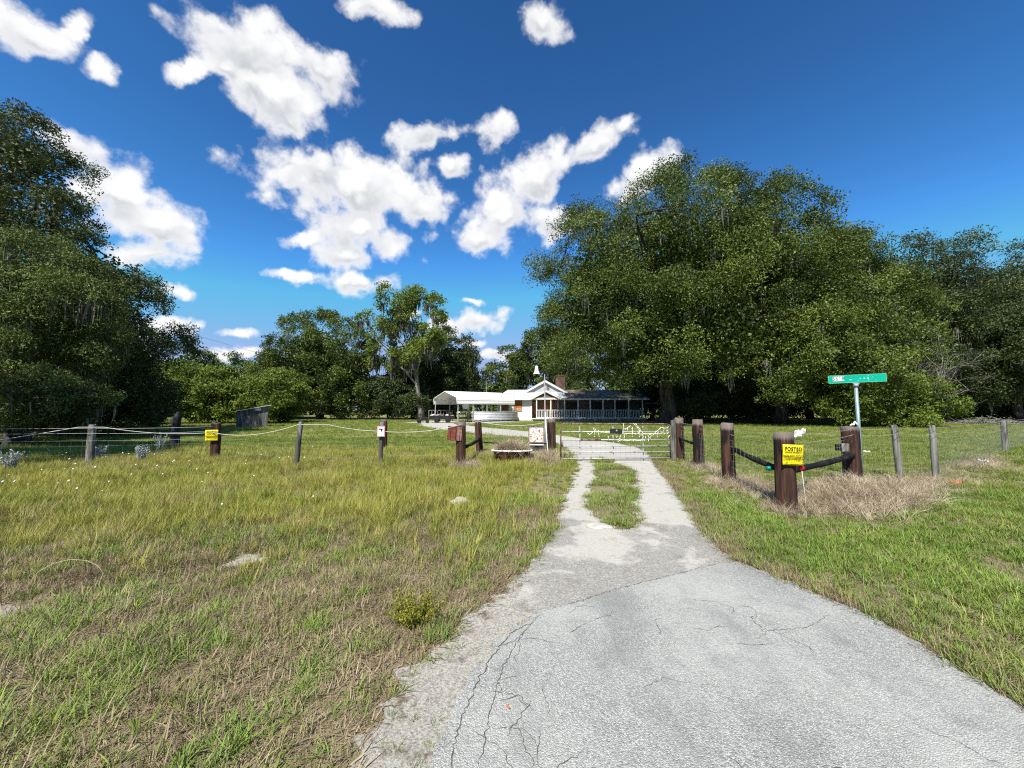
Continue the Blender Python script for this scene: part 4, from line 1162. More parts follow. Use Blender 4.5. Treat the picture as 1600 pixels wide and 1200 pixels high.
for i, (m_, s_) in enumerate([('white', (0.5, 0.4, 0.35)), ('dullpink', (0.4, 0.5, 0.3)), ('greypost', (0.7, 0.3, 0.25)), ('white', (0.3, 0.3, 0.4)), ('dullpink', (0.9, 0.2, 0.12))]):
    o = MB().box((0, 0, 0), s_, (r_.uniform(-.2, .2), r_.uniform(-.3, .3), r_.uniform(0, 3))).build('scrap_box', M[m_], None, 0.02)
    o.location = (-9.6 + i * 0.55, 46.9 + r_.uniform(-.3, .3), 0.82)
    tag(o, ['bulky white', 'faded pink', 'grey wooden', 'upright white', 'flat pink'][i] + ' scrap box on the black trailer under the carport', 'box', 'scrap heaped on the trailer')
t = thing('mower', 'small black riding mower parked at the left corner of the carport', 'mower', (-10.6, 45.9, 0), R(15))
MB().box((0.2, 0, 0.5), (0.8, 0.55, 0.35)).build('hood', M['black'], t, 0.05)
MB().box((-0.45, 0, 0.62), (0.4, 0.45, 0.12)).build('seat', M['black'], t, 0.04); MB().box((-0.65, 0, 0.85), (0.1, 0.45, 0.4)).build('backrest', M['black'], t, 0.04)
mb = MB(); mb.tube([(0.0, 0, 0.65), (-0.12, 0, 0.95)], 0.02, 6); mb.build('steering_column', M['darkmetal'], t)
for (x, y, r0) in ((0.5, -0.4, 0.2), (0.5, 0.4, 0.2), (-0.45, -0.42, 0.28), (-0.45, 0.42, 0.28)):
    mb = MB(); mb.lathe([(0.0, -0.07), (r0 * 0.85, -0.08), (r0, -0.04), (r0, 0.04), (r0 * 0.85, 0.08), (0, 0.07)], 16); o = mb.build('wheel', M['black'], t); o.location = (x, y, r0); o.rotation_euler = (R(90), 0, 0)
t = thing('satellite_dish', 'round white dish on a short pole inside the carport', 'satellite dish', (-5.85, 48.6, 0))
mb = MB(); mb.lathe([(0.0, -0.1), (0.2, -0.085), (0.34, -0.04), (0.44, 0.02), (0.45, 0.03), (0.34, -0.02), (0.2, -0.06), (0, -0.075)], 22); o = mb.build('reflector', M['white'], t); o.location = (0, -0.1, 2.1); o.rotation_euler = (R(78), 0, 0)
mb = MB(); mb.tube([(0, 0, 0), (0, 0, 2.0)], 0.035, 8); mb.build('pole', M['darkmetal'], t)
t = thing('workbench', 'long white topped workbench inside the carport', 'workbench', (-5.7, 49.0, 0), R(3))
MB().box((0, 0, 1.28), (2.5, 0.6, 0.12)).build('top', M['white'], t)
for x in (-1.1, 1.1):
    for y in (-0.25, 0.25): MB().box((x, y, 0.61), (0.08, 0.08, 1.22)).build('leg', M['greypost'], t)
t = thing('drum_grill', 'black drum barbecue grill standing before the carport workbench', 'grill', (-5.4, 48.2, 0))
mb = MB(); mb.lathe([(0, 0.35), (0.3, 0.35), (0.32, 0.5), (0.32, 0.85), (0.28, 1.0), (0.12, 1.08), (0.1, 1.35), (0.0, 1.36)], 16); mb.build('drum', M['black'], t)
for a in range(3): MB().tube([(0.25 * math.cos(a * 2.1), 0.25 * math.sin(a * 2.1), 0.4), (0.33 * math.cos(a * 2.1), 0.33 * math.sin(a * 2.1), 0)], 0.025, 6).build('leg', M['black'], t)
t = thing('wooden_railing', 'weathered wooden railing behind the trailer at the carport back', 'railing', (-9.7, 52.4, 0), R(5))
MB().box((0, 0, 1.5), (3.3, 0.09, 0.09)).build('top_rail', M['shedwood'], t); MB().box((0, 0, 0.75), (3.3, 0.07, 0.09)).build('bottom_rail', M['shedwood'], t)
for i in range(9): MB().box((-1.6 + i * 0.4, 0, 0.78), (0.09, 0.06, 1.5)).build('picket', M['shedwood'], t)

# ------------------------------------------------------------------ shed, log, poles
t = thing('shed', 'small grey board shed with slanting metal roof at the field edge', 'shed', (-24.2, 36.0, 0), R(31))
t.scale = (0.92, 0.92, 0.96)
n = 11
for i in range(n):
    x0 = -1.3 + 2.6 * i / n; xm = x0 + 1.3 / n
    zt_ = 1.55 + 0.5 * (xm + 1.3) / 2.6
    MB().box((xm, -0.85 + 0.008 * (i % 2), zt_ / 2 - 0.02), (2.6 / n - 0.012, 0.03, zt_ + 0.04)).build('board', M['shedwood'], t)
mb = MB()
mb.add([(-1.28, -0.82, 0), (-1.28, 0.9, 0), (-1.28, 0.9, 1.55), (-1.28, -0.82, 1.55)], [(0, 3, 2, 1)]); mb.add([(1.28, -0.82, 0), (1.28, 0.9, 0), (1.28, 0.9, 2.04), (1.28, -0.82, 2.04)], [(0, 1, 2, 3)]); mb.add([(-1.28, .9, 0), (1.28, .9, 0), (1.28, .9, 2.04), (-1.28, .9, 1.55)], [(0, 3, 2, 1)])
mb.build('side_walls', M['shedwood'], t)
roof_sheet('roof', [(-1.6, -1.15, 1.5), (1.55, -1.15, 2.13), (1.55, 1.2, 2.13), (-1.6, 1.2, 1.5)], M['galv'], 0.05, t)
MB().box((0.45, -0.88, 1.68), (0.45, 0.012, 0.22)).build('notice', M['white'], t)
mb = MB(); mb.tube([(-3.6, 0, 0.25), (-1.5, 0.1, 0.27), (1.5, 0.0, 0.24), (3.4, 0.15, 0.2)], [0.24, 0.22, 0.2, 0.15], 10); mb.tube([(-3.6, 0, 0.3), (-3.75, -0.05, 0.55)], [0.35, 0.28], 9)
o = mb.build('fallen_log', M['palebark']); o.location = (-33.5, 62.5, 0); tag(o, 'pale fallen log lying before the round tree', 'log')

def pole(label, x, y, ht, cross=True):
    t = thing('utility_pole', label, 'utility pole', (x, y, 0), 0, 'utility poles')
    MB().tube([(0, 0, -0.3), (0, 0, ht)], [0.16, 0.1], 8).build('pole', M['palebark'], t)
    if cross:
        MB().box((0, 0, ht - 0.8), (2.2, 0.12, 0.14)).build('crossarm', M['greypost'], t)
        for x_ in (-0.95, -0.4, 0.4, 0.95):
            m_ = MB(); m_.lathe([(0.0, 0.25), (0.06, 0.2), (0.08, 0.05), (0.05, 0)], 8, (x_, 0, ht - 0.73)); m_.build('insulator', M['white'], t)
        m_ = MB(); m_.lathe([(0, 0), (0.22, 0), (0.22, 0.7), (0, 0.75)], 12, (0.35, 0, ht - 2.0)); m_.build('transformer', M['galv'], t)
pole('pale utility pole with crossarm rising behind the house roof', -1.9, 92.0, 11.2)
pole('thin bare utility pole rising behind the carport roof', -6.3, 95.0, 12.4, False)
mb = MB(); mb.tube(sagline((-110, 62, 33), (-58, 100, 14.2), 1.2, 14), 0.025, 5); o = mb.build('power_line', M['darkmetal']); tag(o, 'upper thin dark power line crossing the sky beside the left trees', 'cable', 'power lines')
mb = MB(); mb.tube(sagline((-110, 62, 29), (-58, 100, 12.6), 1.2, 14), 0.025, 5); o = mb.build('power_line', M['darkmetal']); tag(o, 'lower thin dark power line crossing the sky beside the left trees', 'cable', 'power lines')

# ------------------------------------------------------------------ trees
def rand_dirs(n, rg):
    return unit(rg.normal(size=(n, 3)))

def sub_lobes(lobes, n_sub, sr, rg, zmin=0.6, rec=0.3):
    L = np.array(lobes, float)
    w = (L[:, 3] * L[:, 4] + L[:, 3] * L[:, 5] + L[:, 4] * L[:, 5]); w = w / w.sum()
    C, Rr, N = [], [], []
    tries = 0
    while len(C) < n_sub and tries < n_sub * 40:
        tries += 1
        i = rg.choice(len(L), p=w)
        d = unit(rg.normal(size=3))
        q = L[i, :3] + d * L[i, 3:6] * (1.04 - rec * rg.random() ** 1.6)
        r = rg.uniform(*sr)
        if q[2] < zmin + r * 0.3: continue
        ok = True
        for j in range(len(L)):
            if j != i and np.linalg.norm((q - L[j, :3]) / L[j, 3:6]) < 0.6: ok = False; break
        if not ok: continue
        C.append(q); Rr.append(r); N.append(unit(d / L[i, 3:6]))
    return np.array(C), np.array(Rr), np.array(N)

def leaf_quads(P, A, ln, wd, rg):
    """diamond leaves at P along A"""
    n = len(P)
    B = unit(np.cross(A, rand_dirs(n, rg)))
    l = (ln * rg.uniform(0.6, 1.35, n))[:, None] * 0.5; w = (wd * rg.uniform(0.6, 1.35, n))[:, None] * 0.5
    co = np.empty((n, 4, 3))
    co[:, 0] = P - A * l; co[:, 1] = P + B * w - A * l * 0.1; co[:, 2] = P + A * l; co[:, 3] = P - B * w - A * l * 0.1
    return co.reshape(-1, 3)

def crown_mesh(name, lobes, n_sub, sr, per, ln, wd, mat, seed, droop=0.15, outward=0.5, fill=0.12, flat=0.8, zmin=0.6, rec=0.3):
    rg = np.random.default_rng(seed)
    C, Rr, N = sub_lobes(lobes, n_sub, sr, rg, zmin, rec)
    k = len(C)
    cnt = np.maximum(20, (per * (Rr / np.mean(Rr)) ** 2).astype(int))
    idx = np.repeat(np.arange(k), cnt)
    n = len(idx)
    d = unit(rand_dirs(n, rg) + N[idx] * 0.45 + np.array([0, 0, 0.2]))
    rad = Rr[idx] * (0.45 + 0.62 * rg.random(n) ** 0.6)
    # twigs: group leaves in small sprigs so that outlines are ragged
    ns = 14
    spr = rg.normal(size=(k, ns, 3)); spr = unit(spr + N[:, None, :] * 0.6 + np.array([0, 0, 0.35]))
    pick = rg.integers(0, ns, n)
    use = rg.random(n) < 0.55
    tl = rg.uniform(0.5, 1.5, n)
    d = np.where(use[:, None], unit(spr[idx, pick] + (0.34 - 0.16 * tl)[:, None] * rg.normal(size=(n, 3))), d)
    rad = np.where(use, Rr[idx] * tl, rad)
    P = C[idx] + d * rad[:, None] * np.array([1, 1, flat])
    A = unit(rand_dirs(n, rg) * 1.0 + d * outward + np.array([0, 0, -droop]))
    tint = np.clip(0.5 + 0.2 * rg.normal(size=n) + 0.26 * rg.normal(size=k)[idx], 0, 1)
    co = [leaf_quads(P, A, ln, wd, rg)]; ti = [tint]
    nf = int(n * fill)
    if nf:
        L = np.array(lobes, float)
        vol = L[:, 3] * L[:, 4] * L[:, 5]; i = rg.choice(len(L), nf, p=vol / vol.sum())
        q = L[i, :3] + rand_dirs(nf, rg) * L[i, 3:6] * (rg.random(nf) ** 0.5)[:, None] * 0.68
        keep = q[:, 2] > zmin
        q = q[keep]
        co.append(leaf_quads(q, rand_dirs(len(q), rg), ln * 1.6, wd * 1.9, rg)); ti.append(np.clip(0.35 + 0.2 * rg.normal(size=len(q)), 0, 1))
    co = np.concatenate(co); ti = np.concatenate(ti)
    return np_mesh(name, co, 4, mat, ti), C, Rr, N

def limb_path(a, b, rg, n=6, bow=0.12):
    a, b = np.array(a, float), np.array(b, float)
    L = np.linalg.norm(b - a)
    off = rg.normal(size=3) * bow * L * 0.4
    up = np.array([0, 0, bow * L])
    out = []
    for i in range(n + 1):
        k = i / n
        p = a + (b - a) * k + (up + off) * math.sin(math.pi * k) * 0.7 + rg.normal(size=3) * 0.012 * L * (0 < i < n)
        out.append(p)
    return out

def trunk_mesh(base, top, rad, targets, subs, seed, nmain=7, ntwig=40, sides=10, flare=1.5):
    rg = np.random.default_rng(seed + 500)
    mb = MB()
    tp = limb_path(base, top, rg, 8, 0.03)
    tp[0] = np.array(base) - np.array([0, 0, 0.3])
    rr = [rad * flare, rad * 1.12] + [rad * (1 - 0.55 * i / 7) for i in range(1, 8)]
    mb.tube(tp, rr, sides)
    for k in range(5):       # root flare
        a = k * 1.256 + rg.uniform(0, 1)
        d = np.array([math.cos(a), math.sin(a), 0])
        mb.tube([np.array(base) + d * rad * 0.6 + [0, 0, rad * 1.2], np.array(base) + d * rad * 1.4 + [0, 0, rad * 0.2], np.array(base) + d * rad * 2.3 - [0, 0, 0.1]], [rad * 0.35, rad * 0.35, rad * 0.1], 6)
    limbs = []
    for i, tg in enumerate(targets):
        s = tp[rg.integers(3, 8)]
        p = limb_path(s, tg, rg, 6, 0.1)
        r0 = rad * rg.uniform(0.35, 0.5)
        mb.tube(p, [r0 * (1 - 0.8 * j / 6) for j in range(7)], 7)
        limbs.append(p)
    allp = np.array([q for p in limbs for q in p[1:]] + tp[4:]) if limbs else np.array(tp[3:])
    for i in rg.permutation(len(subs))[:ntwig]:
        c = subs[i]
        d = np.linalg.norm(allp - c, axis=1)
        s = allp[d.argmin()]
        p = limb_path(s, c, rg, 4, 0.06)
        r0 = rad * 0.13
        mb.tube(p, [r0 * (1 - 0.75 * j / 4) for j in range(5)], 5, caps=False)
    return mb

def moss_mesh(name, anchors, n, ln, wd, seed, mat):
    rg = np.random.default_rng(seed + 900)
    i = rg.integers(0, len(anchors), n)
    P = anchors[i] + rg.normal(size=(n, 3)) * np.array([0.25, 0.25, 0.12])
    out = []; ti = []
    tint = np.clip(0.5 + 0.25 * rg.normal(size=n), 0, 1)
    l = ln * rg.uniform(0.25, 1.2, n); w = wd * rg.uniform(0.5, 1.3, n)
    a = rg.uniform(0, math.pi, n)
    B = np.stack([np.cos(a), np.sin(a), 0 * a], 1)
    segs = 3
    cur = P.copy()
    for s in range(segs):
        k0, k1 = s / segs, (s + 1) / segs
        w0 = w * (0.55 + 0.45 * math.sin(math.pi * (k0 * 0.8 + 0.15))) * (1 - 0.85 * k0 ** 2); w1 = w * (0.55 + 0.45 * math.sin(math.pi * (k1 * 0.8 + 0.15))) * (1 - 0.92 * k1 ** 2)
        nx = cur + np.stack([rg.normal(size=n) * 0.04, rg.normal(size=n) * 0.04, -l / segs], 1)
        co = np.empty((n, 4, 3))
        co[:, 0] = cur - B * w0[:, None] / 2; co[:, 1] = cur + B * w0[:, None] / 2; co[:, 2] = nx + B * w1[:, None] / 2; co[:, 3] = nx - B * w1[:, None] / 2
        out.append(co.reshape(-1, 3)); ti.append(tint)
        cur = nx
    return np_mesh(name, np.concatenate(out), 4, mat, np.concatenate(ti))

def tree(name, label, base, lobes, n_sub, sr, per, ln, wd, mat, seed, trunk_r=0.4, trunk_top=None, bark='bark', group='trees', cat='tree',
         droop=0.15, outward=0.5, fill=0.22, flat=0.8, zmin=0.6, ntwig=40, moss=None, crown_name='crown', rec=0.3):
    """lobes in world coordinates: (x, y, z, rx, ry, rz)"""
    b = np.array(base, float)
    loc = [(l[0] - b[0], l[1] - b[1], *l[2:]) for l in lobes]
    t = thing(name, label, cat, base, 0, group)
    me, C, Rr, N = crown_mesh(crown_name, loc, n_sub, sr, per, ln, wd, mat, seed, droop, outward, fill, flat, zmin, rec)
    o = link(bpy.data.objects.new(crown_name, me)); o.parent = t
    if trunk_r:
        big = max(loc, key=lambda q: q[3] * q[4] * q[5])
        top = trunk_top or (big[0] * 0.5, big[1] * 0.5, big[2])
        tg = [(q[0], q[1], q[2]) for q in loc] + [tuple(c) for c in C[::max(1, len(C) // 8)]]
        trunk_mesh((0, 0, 0), top, trunk_r, tg, C, seed, ntwig=ntwig).build('trunk', M[bark], t)
    if moss:
        n, mln, mwd, frac = moss
        low = C - np.array([0, 0, 1]) * Rr[:, None] * 0.5
        pick = np.random.default_rng(seed).random(len(C)) < frac
        me = moss_mesh('spanish_moss', low[pick], n, mln, mwd, seed, M['moss'])
        o = link(bpy.data.objects.new('spanish_moss', me)); o.parent = t; o['kind'] = 'stuff'
    return t

def copy_tree(src, label, loc, rz, sc, group=None):
    c = src.copy(); link(c)
    c.location = loc; c.rotation_euler = (0, 0, rz); c.scale = (sc, sc, sc) if not hasattr(sc, '__len__') else sc
    c["label"] = label
    if group: c["group"] = group
    for ch in list(src.children):
        k = ch.copy(); link(k); k.parent = c
    return c

OAK = M['oakleaf']; DARK = M['darkleaf']
# ---- big oaks and woods on the right
tree('oak_tree', 'huge spreading oak whose crown overhangs the white house', (17.2, 43.0, 0),
     [(9.9, 41.0, 14.6, 5.9, 7.5, 9.2), (17.5, 40.5, 17.2, 8.2, 8.0, 9.6), (23.5, 40.5, 18.5, 5.2, 6.5, 8.3), (8.0, 41.5, 10.4, 4.2, 5.5, 4.8), (14.0, 37.0, 9.0, 5.5, 4.5, 4.5), (20.0, 36.0, 9.5, 5.0, 4.5, 5.0)],
     250, (0.9, 2.3), 900, 0.215, 0.105, OAK, 11, 0.75, (0.5, -1.0, 13.0), ntwig=70, moss=(700, 1.6, 0.14, 0.25), group='oaks right of the house')
tree('oak_tree', 'tall broad oak in the middle of the right-hand woods', (28.5, 41.0, 0),
     [(27.5, 40.0, 15.0, 5.5, 6.0, 10.0), (32.0, 40.0, 12.0, 5.0, 5.5, 8.6), (26.0, 36.0, 8.0, 4.6, 4.0, 5.0), (31.0, 35.5, 6.5, 4.5, 4.0, 4.6)],
     165, (0.8, 2.0), 860, 0.21, 0.105, OAK, 12, 0.5, ntwig=50, moss=(300, 1.4, 0.13, 0.2), group='oaks right of the house')
tree('oak_tree', 'rounded oak behind the bare dead shrub', (38.0, 42.5, 0),
     [(37.0, 42.0, 12.0, 5.5, 6.0, 9.0), (41.5, 43.0, 9.5, 4.5, 5.0, 8.0), (37.0, 38.0, 7.0, 4.2, 3.6, 5.0)],
     120, (0.8, 2.0), 800, 0.215, 0.105, OAK, 13, 0.45, ntwig=40, group='oaks right of the house')
tree('oak_tree', 'bluish green oak above the heap of brush', (51.5, 46.0, 0),
     [(51.0, 46.0, 14.5, 5.6, 5.5, 10.0), (47.5, 45.0, 9.0, 4.0, 4.5, 6.5), (55.0, 44.5, 9.0, 4.5, 4.5, 6.0)],
     105, (0.9, 2.0), 700, 0.24, 0.115, DARK, 14, 0.45, ntwig=40, moss=(500, 1.6, 0.14, 0.5), group='oaks right of the house')
tree('oak_tree', 'dark oak filling the right edge of the photo', (61.5, 46.5, 0),
     [(61.0, 46.5, 12.5, 6.0, 6.0, 10.0), (66.5, 48.0, 9.5, 5.0, 5.0, 7.5), (58.5, 43.5, 8.0, 4.0, 4.0, 5.5)],
     105, (0.9, 2.0), 700, 0.24, 0.12, DARK, 15, 0.45, ntwig=40, moss=(500, 1.6, 0.14, 0.5), group='oaks right of the house')
# shrubs at the wood's edge
sh = tree('shrub', 'big leafy shrub below the dead branches, right behind the street sign', (34.0, 35.0, 0), [(34.0, 35.0, 2.6, 3.6, 2.6, 2.9), (36.8, 34.6, 1.9, 2.4, 2.0, 2.1), (31.4, 35.4, 3.4, 2.6, 2.2, 2.6)], 60, (0.6, 1.2), 420, 0.2, 0.11, M['brightleaf'], 16, 0.1, zmin=0.0, group='shrubs at the wood edge', cat='shrub')
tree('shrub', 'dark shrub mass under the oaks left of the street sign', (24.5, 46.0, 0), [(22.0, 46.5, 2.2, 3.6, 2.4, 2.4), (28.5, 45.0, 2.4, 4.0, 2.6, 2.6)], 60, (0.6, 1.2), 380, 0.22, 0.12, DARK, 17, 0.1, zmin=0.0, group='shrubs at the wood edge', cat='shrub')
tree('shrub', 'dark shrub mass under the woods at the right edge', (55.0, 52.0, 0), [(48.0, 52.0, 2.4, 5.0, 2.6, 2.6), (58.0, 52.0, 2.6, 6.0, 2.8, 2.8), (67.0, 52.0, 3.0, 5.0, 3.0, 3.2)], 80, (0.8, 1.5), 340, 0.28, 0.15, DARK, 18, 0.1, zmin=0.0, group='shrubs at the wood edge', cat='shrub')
# trees further back in the woods (share one model)
bk = tree('woodland_tree', 'dense woodland tree seen under the big oak right of the house', (25.0, 60.0, 0), [(25.0, 60.0, 9.5, 6.0, 5.0, 8.0), (22.0, 60.0, 5.0, 5.0, 4.0, 4.8), (28.5, 60.0, 4.8, 5.0, 4.0, 4.6)], 90, (1.2, 2.4), 420, 0.38, 0.2, DARK, 19, 0.4, zmin=0.0, group='woodland trees behind')
for i, (x, y, rz, s, lb) in enumerate([(37.0, 60.0, 1.3, 1.05, 'dense woodland tree filling in behind the middle oaks'), (48.0, 62.0, 2.4, 1.1, 'dense woodland tree filling in behind the bluish oak'),
                                       (60.0, 61.0, 3.6, 1.1, 'dense woodland tree behind the brush heap'), (73.0, 60.0, 0.7, 1.2, 'dense woodland tree at the far right of the woods'), (86.0, 62.0, 5.0, 1.2, 'outermost woodland tree right of the woods')]):
    copy_tree(bk, lb, (x, y, 0), rz, s)

# ---- trees behind house and carport
tree('broadleaf_tree', 'loose mossy tree standing behind the house roof', (4.0, 76.0, 0), [(2.0, 76.0, 9.5, 4.2, 4.0, 6.0), (7.5, 75.0, 12.0, 4.5, 4.0, 6.5), (10.5, 74.0, 7.5, 5.0, 4.0, 5.0), (-1.5, 77.0, 6.5, 3.5, 3.5, 4.5)], 90, (0.9, 1.8), 420, 0.36, 0.18, OAK, 21, 0.4, moss=(700, 1.8, 0.22, 0.6), zmin=1.0, group='trees behind the house')
tree('broadleaf_tree', 'dark tree right of the tall mossy tree', (-10.5, 70.0, 0), [(-11.0, 70.0, 9.0, 4.2, 4.0, 6.5), (-7.8, 71.0, 6.5, 3.0, 3.5, 5.0), (-13.5, 69.0, 6.0, 3.0, 3.0, 5.0)], 70, (0.9, 1.9), 460, 0.34, 0.17, DARK, 22, 0.35, moss=(200, 1.6, 0.2, 0.3), zmin=0.2, group='trees behind the house')
# ---- round tree mass and the tall mossy tree
tree('oak_tree', 'wide dome-shaped dense tree in the middle distance', (-31.0, 62.0, 0), [(-31.5, 62.0, 9.5, 7.6, 6.5, 7.4), (-37.0, 61.5, 5.5, 4.8, 5.0, 5.2), (-26.0, 61.5, 6.5, 4.4, 5.0, 6.0)], 230, (0.7, 1.5), 430, 0.28, 0.13, OAK, 23, 0.5, zmin=0.4, rec=0.14, group='trees beyond the field')
tree('shrub', 'low dark green shrubs under the tall mossy tree', (-19.5, 60.5, 0), [(-20.5, 60.5, 3.4, 3.0, 2.4, 3.4), (-16.6, 61.0, 2.4, 2.6, 2.2, 2.4)], 55, (0.7, 1.3), 360, 0.28, 0.14, DARK, 24, 0.12, zmin=0.0, group='shrubs at the wood edge', cat='shrub')
tree('sparse_tree', 'tall open tree with pale trunk and hanging grey moss', (-14.1, 60.0, 0),
     [(-21.0, 60.0, 15.2, 2.9, 2.6, 2.6), (-18.2, 60.0, 18.6, 2.6, 2.4, 2.4), (-14.2, 60.0, 17.4, 2.7, 2.4, 3.0), (-12.2, 59.5, 13.6, 2.0, 2.2, 2.6), (-17.0, 60.0, 13.4, 2.6, 2.4, 2.6), (-19.5, 60.0, 10.5, 2.2, 2.2, 2.4), (-15.0, 60.0, 9.5, 2.4, 2.2, 2.4)],
     86, (0.7, 1.5), 260, 0.34, 0.19, M['brightleaf'], 25, 0.42, (-1.5, 0, 13.0), bark='palebark', fill=0.0, ntwig=60, moss=(1300, 2.0, 0.22, 0.8), group='trees beyond the field')
tree('woodland_tree', 'dark tree filling in behind the pale-trunked mossy tree', (-17.5, 68.0, 0), [(-17.5, 68.0, 6.5, 4.0, 3.5, 6.0)], 45, (0.9, 1.8), 380, 0.36, 0.18, DARK, 26, 0.3, zmin=0.0, group='trees beyond the field')
# ---- left middle distance
b1 = tree('shrub', 'bright green bushy tree left of the little shed', (-33.5, 44.0, 0), [(-33.5, 44.0, 3.2, 2.6, 2.4, 3.0), (-30.6, 44.0, 2.6, 2.2, 2.0, 2.5), (-36.0, 44.5, 2.4, 2.2, 2.0, 2.4)], 64, (0.6, 1.1), 380, 0.24, 0.14, M['brightleaf'], 27, 0.14, zmin=0.2, group='bright bushes near the shed', cat='shrub')
copy_tree(b1, 'bright green bushy tree behind the little shed', (-28.0, 46.5, 0), 2.0, 1.0)
copy_tree(b1, 'bright green bushy tree nearest the dark left trees', (-37.5, 43.0, 0), 4.0, 1.05)
b2 = tree('woodland_tree', 'mid green tree standing farther back above the bright bushes', (-56.0, 76.0, 0), [(-56.0, 76.0, 6.5, 5.0, 4.0, 5.5), (-52.5, 76.0, 4.5, 3.5, 3.0, 4.0)], 60, (0.9, 1.8), 400, 0.36, 0.18, OAK, 28, 0.3, zmin=0.0, group='trees beyond the field')
for x, y, rz, s, lb in [(-66.0, 78.0, 1.0, (1, 1, 1.25), 'taller mid green tree beside the dark left trees'), (-47.0, 78.0, 2.2, 0.95, 'mid green tree just left of the dome-shaped tree'), (-78.0, 76.0, 3.3, 1.4, 'mid green tree mostly hidden behind the dark left trees'), (-60.0, 58.0, 4.3, (0.8, 0.8, 0.95), 'dark green tree at the edge of the left shade')]:
    copy_tree(b2, lb, (x, y, 0), rz, s)

# ---- dark trees on the left
tree('oak_tree', 'tall dark tree at the left edge with open limbs against the sky', (-27.5, 23.0, 0),
     [(-29.0, 22.0, 16.2, 2.6, 2.8, 2.6), (-34.0, 23.0, 14.5, 4.0, 4.0, 5.0), (-26.6, 21.5, 12.0, 2.2, 2.4, 1.7), (-24.2, 22.0, 10.2, 1.6, 2.0, 1.1), (-22.8, 22.0, 8.8, 1.3, 1.5, 0.6), (-24.8, 23.5, 6.4, 3.0, 3.0, 3.6), (-24.2, 24.5, 3.8, 2.0, 2.2, 3.2), (-30.0, 24.0, 8.0, 4.0, 3.0, 5.0)],
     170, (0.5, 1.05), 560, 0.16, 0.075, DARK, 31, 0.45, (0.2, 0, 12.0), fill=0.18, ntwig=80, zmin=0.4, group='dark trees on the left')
tree('cedar_tree', 'drooping cedar hung with moss in front of the tall dark tree', (-23.6, 18.6, 0),
     [(-23.4, 18.4, 6.8, 2.6, 2.2, 3.2), (-21.4, 18.2, 5.6, 2.1, 2.0, 2.8), (-26.0, 18.4, 6.0, 2.4, 2.4, 4.0)],
     110, (0.4, 0.85), 620, 0.14, 0.045, M['cedarleaf'], 32, 0.3, droop=0.8, fill=0.2, flat=0.9, ntwig=60, moss=(700, 1.3, 0.09, 0.7), group='dark trees on the left')
tree('cedar_tree', 'low light green cedar boughs reaching toward the grey rope post', (-21.0, 16.2, 0),
     [(-19.6, 16.0, 2.2, 2.0, 1.2, 0.8), (-21.4, 16.2, 3.6, 1.3, 1.2, 1.0), (-18.0, 16.0, 1.9, 0.9, 0.8, 0.5), (-22.8, 16.6, 1.9, 1.7, 1.2, 1.3), (-20.8, 16.8, 1.1, 2.2, 0.9, 0.7)],
     95, (0.3, 0.6), 520, 0.12, 0.042, M['cedarleaf'], 33, 0.14, droop=0.5, fill=0.1, ntwig=40, moss=(160, 0.9, 0.09, 0.4), group='dark trees on the left')
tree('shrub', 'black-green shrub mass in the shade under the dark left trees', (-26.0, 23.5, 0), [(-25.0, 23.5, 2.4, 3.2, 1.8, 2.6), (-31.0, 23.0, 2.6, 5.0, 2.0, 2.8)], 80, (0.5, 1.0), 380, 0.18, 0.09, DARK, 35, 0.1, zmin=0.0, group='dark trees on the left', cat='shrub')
tree('oak_tree', 'leafy tree just outside the left edge, shading the fence line', (-17.5, 7.5, 0), [(-16.5, 8.0, 8.2, 2.6, 2.6, 1.8), (-19.5, 8.0, 9.0, 3.0, 3.0, 2.5)], 60, (0.5, 1.1), 380, 0.18, 0.09, DARK, 34, 0.25, zmin=4.5, group='dark trees on the left')
copy_tree(bk, 'dark woodland tree behind the tall left tree', (-44.0, 34.0, 0), 1.0, 0.7, 'dark trees on the left')
copy_tree(bk, 'dark woodland tree filling the shade between the left trees', (-35.0, 29.5, 0), 2.7, 0.5, 'dark trees on the left')

# far woods closing the horizon: one mass nobody could count
rgw = np.random.default_rng(77)
lob = []
for i in range(70):
    a = R(-78 + 156 * i / 69)
    d = rgw.uniform(118, 140)
    hh = rgw.uniform(5.0, 9.5)
    lob.append((d * math.sin(a), d * math.cos(a), hh * 0.6, rgw.uniform(5, 8), 4.0, hh))
me, *_ = crown_mesh('far_woods', lob, 620, (1.6, 3.2), 110, 0.95, 0.5, OAK, 78, zmin=-0.5, fill=0.25)
tag(link(bpy.data.objects.new('far_woods', me)), 'far line of woods closing the horizon', 'woods', kind='stuff')

# bare dead shrub and brush heap
def bare_bush(name, label, base, n, hgt, spread, rad, seed, mat, cat, lean=0.0):
    rg = np.random.default_rng(seed)
    mb = MB()
    def grow(p, d, L, r, lvl):
        q = [p]; dd = d
        for i in range(3):
            dd = unit(dd + rg.normal(size=3) * 0.22)
            q.append(q[-1] + dd * L / 3)
        mb.tube(q, [r, r * 0.8, r * 0.65, r * 0.45], 4, caps=False)
        if lvl:
            for _ in range(3):
                k = rg.integers(1, 4)
                grow(q[k], unit(dd + rg.normal(size=3) * 0.6), L * rg.uniform(0.45, 0.75), r * 0.55, lvl - 1)
    for _ in range(n):
        a = rg.uniform(0, 2 * math.pi)
        grow(np.array([math.cos(a) * 0.2, math.sin(a) * 0.2, 0.0]), unit(np.array([math.cos(a) * spread + lean, math.sin(a) * spread, 1.0])), hgt * rg.uniform(0.5, 0.75), rad, 3)
    o = mb.build(name, mat); o.location = base
    return tag(o, label, cat)
bare_bush('dead_shrub', 'tangle of bare grey dead branches at the wood edge', (37.4, 35.4, 1.0), 13, 6.4, 0.4, 0.045, 5, M['deadwood'], 'shrub', lean=0.12)
